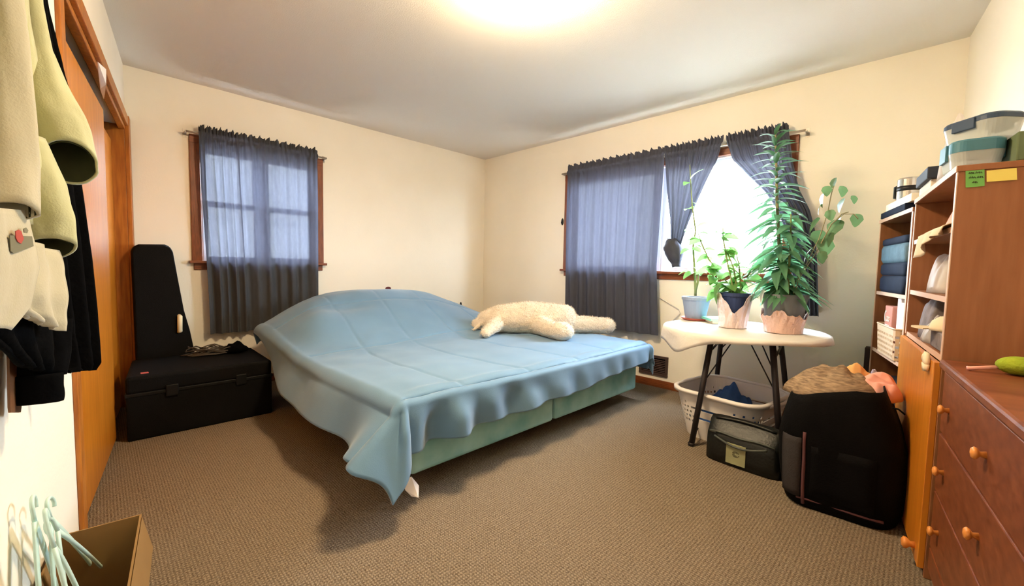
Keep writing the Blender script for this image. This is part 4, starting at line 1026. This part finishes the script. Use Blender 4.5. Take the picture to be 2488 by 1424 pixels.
heap('cloth_bundle', 'cream cloth bundle behind the bag on the middle shelf', 'creamcloth', FN @ Vector((0.62, -0.12, 0.996)), 0.08, 0.055, 0.12, 8.1, cat='cloth', rz=RZN)
heap('cloth_bundle', 'dark grey clothes crammed on the lowest open shelf', 'greycloth', FN @ Vector((0.58, -0.085, 0.791)), 0.17, 0.07, 0.17, 3.9, cat='clothes', amp=0.6, freq=12, rz=RZN)
heap('plastic_bag', 'shiny grey plastic wrap on the lowest open shelf', 'bagplastic', FN @ Vector((0.42, -0.040, 0.791)), 0.09, 0.036, 0.085, 12.3, cat='plastic bag', amp=0.7, freq=18, rz=RZN)
# cap
cpv = thing('cap', 'cream cap lying on the clutter of the lowest open shelf', 'cap', FN @ Vector((0.215, -0.055, 0.86)))
CT = FN @ Matrix.Translation((0.215, -0.055, 0.86)) @ Matrix.Rotation(R(40), 4, 'Z')
MB().lathe([(0.062, 0.0), (0.062, 0.012), (0.055, 0.035), (0.035, 0.052), (0.001, 0.058)], 24, CT).build('crown', 'creamcloth', cpv, smooth=True)
MB().loft([[CT @ Vector((x, y, z)) for x, y in [(0.05 + 0.085 * math.sin(a), 0.06 * math.cos(a)) for a in [math.pi * j / 14 for j in range(15)]]] for z in (0.0, 0.005)]).build('brim', 'creamcloth', cpv, smooth=False)
lbox('shoe_box', 'small grey box supporting the cream cap', 'box', 'greycloth', (0.10, -0.15, 0.791), (0.30, -0.012, 0.859), FN, 0.006)
# glove hanging at the base top
gv = thing('glove', 'pale yellow glove hanging over the cabinet door top', 'glove', FN @ Vector((0.10, 0.03, 0.70)))
gp = FN @ Matrix.Translation((0.085, 0.026, 0.79)) @ Matrix.Scale(0.75, 4)
m = MB()
m.loft([[gp @ Vector((x, y, 0.0)) for x, y in rrect(0.06, 0.014, 0.006, 3)], [gp @ Vector((x, y, -0.04)) for x, y in rrect(0.075, 0.02, 0.009, 3)], [gp @ Vector((x, y, -0.062)) for x, y in rrect(0.07, 0.016, 0.007, 3)]]); m.build('palm', 'creamcloth', gv, smooth=True)
for i in range(4): MB().tube([gp @ Vector((-0.027 + 0.018 * i, 0, -0.055)), gp @ Vector((-0.028 + 0.0185 * i, 0.002, -0.085 - 0.006 * (i in (1, 2)))), ], [0.009, 0.006], 8).build('finger', 'creamcloth', gv, smooth=True)
MB().tube([gp @ Vector((0.033, 0, -0.02)), gp @ Vector((0.052, 0.003, -0.045))], [0.009, 0.006], 8).build('finger', 'creamcloth', gv, smooth=True)

# --- far bookcase contents
for i, (hh, mt, lb_) in enumerate(((0.095, 'navy', 'dark navy folded clothes at the bottom of the shelf stack'), (0.070, 'navy', 'dark navy folded garment under the denim clothes'), (0.10, 'denim', 'light denim clothes topmost on the far bookcase shelf stack'), (0.04, 'navy', 'dark folded garment lying on the denim clothes'))):
    z0_ = 0.966 + sum((0.095, 0.070, 0.10, 0.04)[:i]) + 0.001 * i
    rings = []
    for z, k in ((0, 0.94), (hh * 0.2, 1.0), (hh * 0.8, 1.0), (hh, 0.94)):
        rings.append([FF @ Vector((0.30 + x * (1 + 0.05 * nz(x * 9, z * 9, i)), -0.088 + y * (1 + 0.08 * nz(x * 14, i * 3.1, z * 20)), z0_ + z)) for x, y in rrect(0.48 * k, 0.185 * k, 0.04)])
    tag(MB().loft(rings).build('folded_clothes', mt, smooth=True), lb_, 'clothes')
# beige basket with bags
bko = FF @ Matrix.Translation((0.27, -0.070, 0.617))
bs = thing('storage_basket', 'beige perforated plastic basket on the far bookcase shelf', 'basket', mtx=bko)
bw, bd, bh = 0.36, 0.17, 0.165
m = MB(); n = 44
def bring(z): return [bko @ Vector((x, y, z)) for x, y in rrect(lerp(0.92, 1.0, z / bh) * bw, lerp(0.90, 1.0, z / bh) * bd, 0.02, 2)]
def dens(ring, k):
    out = []
    for i in range(len(ring)):
        a, b = ring[i], ring[(i + 1) % len(ring)]; c_ = max(1, round((b - a).length / k))
        out += [a.lerp(b, j / c_) for j in range(c_)]
    return out
zs = [0, 0.012, 0.025, 0.038, 0.051, 0.064, 0.077, 0.090, 0.103, 0.116, 0.129, bh]
cnt = len(dens(bring(bh), 0.011)); base_r = dens(bring(bh), 0.011)
inv = bko.inverted(); loc = [inv @ x for x in base_r]; rings = []
for z in zs:
    k = lerp(0.92, 1.0, z / bh); rings.append([bko @ Vector((x.x * k, x.y * k, z)) for x in loc])
vs = [x for r_ in rings for x in r_]; fs = [tuple(reversed(range(cnt)))]
for i in range(len(zs) - 1):
    for j in range(cnt):
        if i % 2 == 1 and i < 10 and (j + (i // 2)) % 2 == 0: continue
        fs.append((i * cnt + j, i * cnt + (j + 1) % cnt, (i + 1) * cnt + (j + 1) % cnt, (i + 1) * cnt + j))
m.add(vs, fs).build('body', 'beige', bs, solid=0.003)
MB().tube([bko @ Vector((x, y, bh)) for x, y in rrect(bw, bd, 0.02, 3)], 0.005, 6, closed=True).build('rim', 'beige', bs, smooth=True)
pbm = bko @ Matrix.Translation((0.045, 0.02, 0.008))
pb = thing('paper_bag', 'rose brown paper bag with white print standing in the basket', 'paper bag', mtx=pbm)
bx('bag_body', 'kraft', (-0.07, -0.05, 0), (0.07, 0.045, 0.265), pb, 0.004, pbm)
m = MB()
def stroke(pts): m.tube([pbm @ Vector((x, 0.0468, z)) for x, z in pts], 0.0022, 4)
# loose lettering: a big C word, a bar, a second word
def word(x0, z0, s_, n_, seed):
    r_ = random.Random(seed)
    for i in range(n_):
        cx_ = x0 - i * s_ * 0.8
        a0 = r_.choice((20, 40, 60)); a1 = r_.choice((300, 330, 350))
        stroke([(cx_ - s_ * 0.35 * math.cos(R(lerp(a0, a1, k / 9))), z0 + s_ * 0.5 * math.sin(R(lerp(a0, a1, k / 9)))) for k in range(10)])
stroke([(0.045 - 0.016 * math.cos(R(a)), 0.205 + 0.03 * math.sin(R(a))) for a in range(50, 320, 20)])
word(0.018, 0.192, 0.026, 3, 2); stroke([(0.048, 0.158), (-0.035, 0.158)]); stroke([(0.048, 0.152), (-0.035, 0.152)])
word(0.04, 0.118, 0.036, 4, 5)
m.build('print', 'paperw', pb, label='white lettering on the paper bag')
MB().prism([(-0.06, 0), (0.06, 0), (0.065, 0.28), (0.03, 0.285), (-0.065, 0.27)], lambda x, y, t_: bko @ Vector((x - 0.085, t_, y + 0.02)), -0.055, -0.035)
wp = MB().prism([(-0.055, 0), (0.055, 0), (0.06, 0.315), (0.0, 0.318), (0.0, 0.295), (-0.06, 0.295)], lambda x, y, t_: bko @ Vector((x - 0.105, t_ + 0.02, y + 0.008)), -0.03, 0.03).build('paper_packet', 'paperw')
tag(wp, 'bright white paper packet standing upright in the beige basket', 'packet')
lbox('notebook', 'pale green notebook standing behind the paper bag', 'book', 'page', (0.02, -0.080, 0.008), (0.14, -0.062, 0.290), bko, 0.002)
heap('garment_bag', 'lavender grey cloth bag slumped between hamper and far bookcase', 'lavender', FF @ Vector((0.10, 0.075, 0.0)), 0.07, 0.055, 0.50, 3.1, cat='bag', amp=0.25, freq=10, rz=RZF)
bp2 = py(2114, 860, -0.09)
tag(bx('leaning_board', 'darkbrown', (bp2.x - 0.025, -0.13, 0.0), (bp2.x + 0.02, -0.06, 0.60), None, 0.004), 'dark narrow board standing between the wall and the far bookcase', 'board')
lbox('cloth_bundle', 'dark grey bundle on the floor shelf of the far bookcase', 'bundle', 'darkbox', (0.06, -0.17, 0.061), (LFb - 0.06, -0.03, 0.46), FF, 0.03)

# ================================================================== DRESSER
DN = Vector((4.171, -1.575, 0)); DD = Vector((0.123, -0.9924, 0)).normalized()
DF = frame(DN, DD)                                       # local x towards the camera; local +y is to the wall side
ds = thing('dresser', 'brown wooden dresser with round orange knobs at the right edge', 'dresser', mtx=DF)
DL, DZ, DDp = 1.02, 0.785, 0.212
B = lambda nm, mt, lo, hi, par=ds, bev=0.003: bx(nm, mt, lo, hi, par, bev, DF)
B('carcass', 'dresser', (0.0, 0.018, 0.05), (DL, DDp, DZ - 0.03)); B('plinth', 'dresser', (0.01, 0.035, 0.0), (DL - 0.01, DDp, 0.05))
B('top', 'dresser', (-0.004, -0.012, DZ - 0.03), (DL + 0.01, DDp, DZ), bev=0.008)
zs = [0.055, 0.138, 0.340, 0.542, 0.752]
kn = MB().lathe([(0.009, 0.0), (0.006, 0.010), (0.013, 0.015), (0.0155, 0.020), (0.011, 0.025), (0.001, 0.027)], 18).mesh('knob', 'knob', True)
for i in range(4):
    d_ = B('drawer', 'dresser', (0.014, 0.0, zs[i] + 0.004), (DL - 0.014, 0.018, zs[i + 1] - 0.004))
    if i == 0: continue
    zc = (0.0, 0.24, 0.44, 0.642)[i]
    for x in (0.125, 0.53): inst('knob', kn, DF @ Matrix.Translation((x, 0.0, zc)) @ Matrix.Rotation(R(90), 4, 'X'), d_)
# maraca on the dresser
mk = thing('rattle', 'lime green fuzzy egg shaped rattle with pink handle on the dresser', 'rattle', pz(2450, 930, DZ))
ga = pz(2350, 900, DZ) + Vector((0, 0, 0.006)); gb = pz(2420, 907, DZ) + Vector((0, 0, 0.02)); gd = (gb - ga); gd.z = 0; gd.normalize()
MB().tube([ga, ga + (gb - ga) * 0.1, gb + gd * 0.01], [0.0075, 0.006, 0.0055], 10).build('handle', 'pinkh', mk, smooth=True)
qm = gd.to_track_quat('X', 'Z').to_matrix().to_4x4()
hc = gb + gd * 0.045; hc.z = DZ + 0.0275
MB().ell(hc, (0.048, 0.034, 0.027), qm, 24, 14).build('head', 'lime', mk, smooth=True)

# ================================================================== HANGING CLOTHES (closet wall, near the camera)
def sleeve(name, mt, pts, widths, depth, parent, offs, seed, opening=0.0, sleeve_shade='sleeve_shade'):
    """pts: centres; widths across; offs: distance from the camera side. An open tube, its end cut slanting by 'opening'."""
    rings = []; inner = []; n = 36
    C_ = [pd(u, v, o_) for (u, v), o_ in zip(pts, offs)]
    m_ = len(C_); fine = 6; ctr = []; wd = []
    for i in range(m_ - 1):
        for k in range(fine):
            t_ = k / fine; ctr.append(C_[i].lerp(C_[i + 1], t_)); wd.append(lerp(widths[i], widths[i + 1], t_))
    ctr.append(C_[-1]); wd.append(widths[-1]); K = len(ctr)
    for i, c_ in enumerate(ctr):
        t_ = (ctr[min(i + 1, K - 1)] - ctr[max(i - 1, 0)]).normalized()
        dist = (c_ - CAM).dot(AX_F); hw_ = wd[i] * dist / F_PX * 0.5
        side = t_.cross((CAM - c_)).normalized(); out = side.cross(t_).normalized()
        if side.dot(AX_R) < 0: side = -side
        if out.dot(CAM - c_) < 0: out = -out
        e = ss(0.55, 1.0, i / (K - 1)) * opening
        ring = []; rin = []
        for j in range(n):
            a = 2 * math.pi * j / n
            w_ = 1 + 0.10 * nz(2.5 * math.cos(a) + seed, 2.5 * math.sin(a), i * 0.12) + 0.04 * math.sin(3 * a + i * 0.25 + seed)
            for f_, lst in ((1.0, ring), (0.9, rin)):
                lst.append(c_ + side * (hw_ * math.cos(a) * w_ * f_) + out * (depth * hw_ * math.sin(a) * w_ * f_) - t_ * (e * hw_ * math.sin(a) * f_))
        rings.append(ring); inner.append(rin)
    o = MB().loft(rings, True, False).build(name, mt, parent, smooth=True, solid=0.005)
    if opening: MB().loft([r_[::-1] for r_ in inner], True, False).build('sleeve_shade', sleeve_shade, parent, smooth=True)  # inner tube added as painted shade within the cuff
    return o
def sheet(name, mt, rows, parent, seed, fold=0.012, nfold=5):
    """rows: list of ((uL, vL), (uR, vR), offL, offR)"""
    P = []; fine = 6; n = 40; allr = []
    for i in range(len(rows) - 1):
        for k in range(fine):
            t_ = k / fine; a, b = rows[i], rows[i + 1]
            allr.append(((lerp(a[0][0], b[0][0], t_), lerp(a[0][1], b[0][1], t_)), (lerp(a[1][0], b[1][0], t_), lerp(a[1][1], b[1][1], t_)), lerp(a[2], b[2], t_), lerp(a[3], b[3], t_)))
    allr.append(rows[-1])
    for i, (l_, r_, ol, orr) in enumerate(allr):
        a, b = pd(*l_, ol), pd(*r_, orr); row = []
        for j in range(n + 1):
            s_ = j / n
            row.append(a.lerp(b, s_) + LN * (fold * math.sin(2 * math.pi * nfold * s_ + seed + 0.6 * nz(i * 0.2, seed)) + 0.5 * fold * nz(s_ * 8, i * 0.15, seed)))
        P.append(row)
    return MB().grid(P).build(name, mt, parent, smooth=True, solid=0.008)
# black garments behind
bk_ = thing('sweatshirt', 'long black garment hanging on the wall beside the closet', 'clothes', pw(200, 900, 0.03))
sheet('body', 'blackcloth', [((60, -60), (98, -60), 0.98, 1.04), ((70, 0), (108, 0), 0.98, 1.04), ((90, 116), (132, 116), 1.0, 1.06), ((95, 210), (163, 220), 1.0, 1.08), ((100, 300), (166, 300), 1.0, 1.08), ((100, 420), (184, 415), 1.0, 1.09), ((105, 560), (208, 560), 1.02, 1.10), ((110, 700), (226, 700), 1.02, 1.10), ((120, 800), (236, 800), 1.03, 1.10), ((150, 900), (240, 880), 1.05, 1.10), ((165, 905), (228, 898), 1.05, 1.10)], bk_, 1.0, 0.006, 3)
js = thing('jacket', 'black sweatshirt hanging low below the cream fleece jacket', 'clothes', pw(90, 980, 0.06))
sheet('body', 'blackcloth', [((-60, 660), (146, 690), 0.67, 0.96), ((-60, 740), (150, 790), 0.67, 0.96), ((-50, 800), (152, 850), 0.68, 0.96), ((10, 850), (145, 890), 0.76, 0.95), ((50, 885), (138, 915), 0.83, 0.95)], js, 2.0, 0.006, 4)
sleeve('sleeve', 'blackcloth', [(95, 780), (98, 860), (98, 915)], [106, 98, 82], 0.45, js, [0.92, 0.92, 0.91], 3.0)
sleeve('cuff', 'blackcloth', [(97, 912), (96, 950), (94, 978)], [76, 78, 72], 0.5, js, [0.90, 0.90, 0.90], 5.0)
# sage fleece with open sleeves
fj = thing('fleece_jacket', 'pale sage fleece jacket hanging with a wide open cuff', 'clothes', pw(100, 600, 0.1))
sheet('body', 'fleece', [((-80, -80), (60, -80), 0.66, 0.92), ((-80, 0), (66, 0), 0.66, 0.92), ((-80, 200), (80, 200), 0.66, 0.93), ((-80, 400), (120, 400), 0.66, 0.94), ((-80, 560), (122, 540), 0.66, 0.94)], fj, 0.3, 0.010, 3)
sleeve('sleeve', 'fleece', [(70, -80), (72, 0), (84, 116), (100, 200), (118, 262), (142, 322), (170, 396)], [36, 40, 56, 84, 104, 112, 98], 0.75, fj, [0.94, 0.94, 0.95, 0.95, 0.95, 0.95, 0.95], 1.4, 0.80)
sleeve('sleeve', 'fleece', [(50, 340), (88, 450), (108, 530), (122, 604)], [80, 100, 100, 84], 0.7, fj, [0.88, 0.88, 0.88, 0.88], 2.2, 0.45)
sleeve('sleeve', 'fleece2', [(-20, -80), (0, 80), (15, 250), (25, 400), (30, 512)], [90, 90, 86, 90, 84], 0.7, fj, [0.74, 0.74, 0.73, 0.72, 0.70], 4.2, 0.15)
sheet('hem', 'fleece2', [((-60, 540), (128, 610), 0.62, 0.88), ((-60, 620), (142, 655), 0.62, 0.88), ((-60, 700), (150, 720), 0.62, 0.88), ((-10, 735), (150, 780), 0.67, 0.88), ((60, 765), (146, 805), 0.76, 0.88)], fj, 1.1, 0.007, 3)
# printed cloth
pc = thing('printed_towel', 'cream towel with a red and grey printed picture hanging by the fleece', 'towel', pw(30, 700, 0.12))
sheet('towel', 'fleece2', [((-60, 500), (62, 512), 0.58, 0.74), ((-60, 590), (80, 590), 0.58, 0.75), ((-60, 640), (92, 650), 0.58, 0.76), ((-60, 730), (70, 745), 0.58, 0.74), ((-60, 790), (24, 800), 0.58, 0.69)], pc, 4.0, 0.002, 2)
def print_quad(name, mt, q, e_):
    pts = [pd(u, v, lerp(0.58, 0.75, (u + 60) / 140) - e_) for u, v in q]; MB().loft([pts, [x + LN * 0.001 for x in pts]]).build(name, mt, pc)
print_quad('print', 'khaki', [(22, 572), (76, 574), (80, 598), (32, 616), (24, 610)], 0.024)
print_quad('print', 'redprint', [(36, 562), (44, 558), (50, 562), (56, 580), (50, 592), (42, 588), (37, 578)], 0.028)
print_quad('print', 'khaki', [(56, 556), (62, 553), (67, 560), (64, 567), (57, 565)], 0.026)
# belt
bl = [pw(u, v, 0.02) for u, v in ((14, 780), (48, 780), (46, 990), (44, 1003), (20, 1003), (18, 990))]
tag(MB().loft([bl, [x + LN * 0.004 for x in bl]]).build('leather_belt', 'leather'), 'brown leather belt end hanging below the clothes', 'belt')

# ================================================================== BOX OF HANGERS
BX0 = pz(192, 1282, 0.285); BX1 = pz(345, 1246, 0.285)
OB = frame(lw(2.44, 0.012, 0), LU)
bw_ = LN.dot(BX1 - L0) - 0.012
hb_ = thing('cardboard_box', 'open cardboard box on the floor below the hanging clothes', 'box', mtx=OB)
bl_, bh_ = 0.62, 0.285
for lo, hi in (((0, 0, 0), (0.005, bw_, bh_)), ((bl_ - 0.005, 0, 0), (bl_, bw_, bh_)), ((0.005, 0, 0), (bl_ - 0.005, 0.005, bh_)), ((0.005, bw_ - 0.005, 0), (bl_ - 0.005, bw_, bh_))):
    bx('side', 'board', lo, hi, hb_, 0, OB)
bx('bottom', 'board', (0.005, 0.005, 0), (bl_ - 0.005, bw_ - 0.005, 0.005), hb_, 0, OB)
MB().hexa([OB @ Vector(x) for x in ((0.02, bw_, bh_ - 0.004), (bl_ - 0.02, bw_, bh_ - 0.004), (bl_ - 0.02, bw_ + 0.002, bh_), (0.02, bw_ + 0.002, bh_), (0.03, bw_ + 0.022, bh_ - 0.10), (bl_ - 0.03, bw_ + 0.022, bh_ - 0.10), (bl_ - 0.03, bw_ + 0.025, bh_ - 0.10), (0.03, bw_ + 0.025, bh_ - 0.10))]).build('flap', 'board', hb_)
def hanger(label, A, B_, C2, r_, hook_dir):
    """A: neck, B_ and C2: shoulder ends (world points)"""
    A, B_, C2 = Vector(A), Vector(B_), Vector(C2)
    h = thing('clothes_hanger', label, 'hanger', A, group='pale teal plastic hangers in the cardboard box')
    n_ = (B_ - A).cross(C2 - A).normalized(); up = (A - (B_ + C2) / 2).normalized()
    def arm(E):
        d_ = (E - A); pts = []
        for i in range(9):
            t_ = i / 8; pts.append(A + d_ * t_ + up * (0.022 * math.sin(math.pi * t_)))
        return pts
    m = MB()
    for E in (B_, C2):
        pts = arm(E); rings = []
        for i, p_ in enumerate(pts):
            t_ = (pts[min(i + 1, 8)] - pts[max(i - 1, 0)]).normalized(); q = t_.cross(n_)
            wd = r_ * (1.25 - 0.4 * i / 8)
            rings.append([p_ + q * (wd * math.cos(2 * math.pi * k / 10)) + n_ * (0.0042 * math.sin(2 * math.pi * k / 10)) for k in range(10)])
        m.loft(rings)
    m.build('shoulders', 'hanger', h, smooth=True)
    MB().tube([B_, B_.lerp(C2, 0.5) - up * 0.004, C2], 0.0042, 8).build('bar', 'hanger', h, smooth=True)
    hk = []; s_ = hook_dir * (B_ - C2).normalized()
    for a in range(0, 230, 20):
        hk.append(A + up * (0.035 + 0.022 * math.sin(R(a))) + s_ * (0.022 - 0.022 * math.cos(R(a))))
    MB().tube([A - up * 0.004, A + up * 0.03] + hk, 0.004, 8).build('hook', 'hanger', h, smooth=True)
for lb_, a_, b_, c_, r_, hd_ in [('broad pale teal hanger nearest the wall in the cardboard box', (84, 1268, 0.035), (150, 1470, 0.03), (112, 1640, 0.05), 0.011, 1),
                            ('pale teal hanger second from the wall in the cardboard box', (124, 1262, 0.045), (250, 1412, 0.085), (150, 1640, 0.06), 0.0065, 1),
                            ('thin pale teal hanger second from the carpet side of the box', (140, 1290, 0.06), (268, 1400, 0.105), (190, 1600, 0.085), 0.005, -1),
                            ('thin pale teal hanger nearest the carpet side of the box', (132, 1330, 0.075), (192, 1440, 0.10), (220, 1640, 0.12), 0.005, 1)]:
    hanger(lb_, pw(*a_), pw(*b_), pw(*c_), r_, hd_)
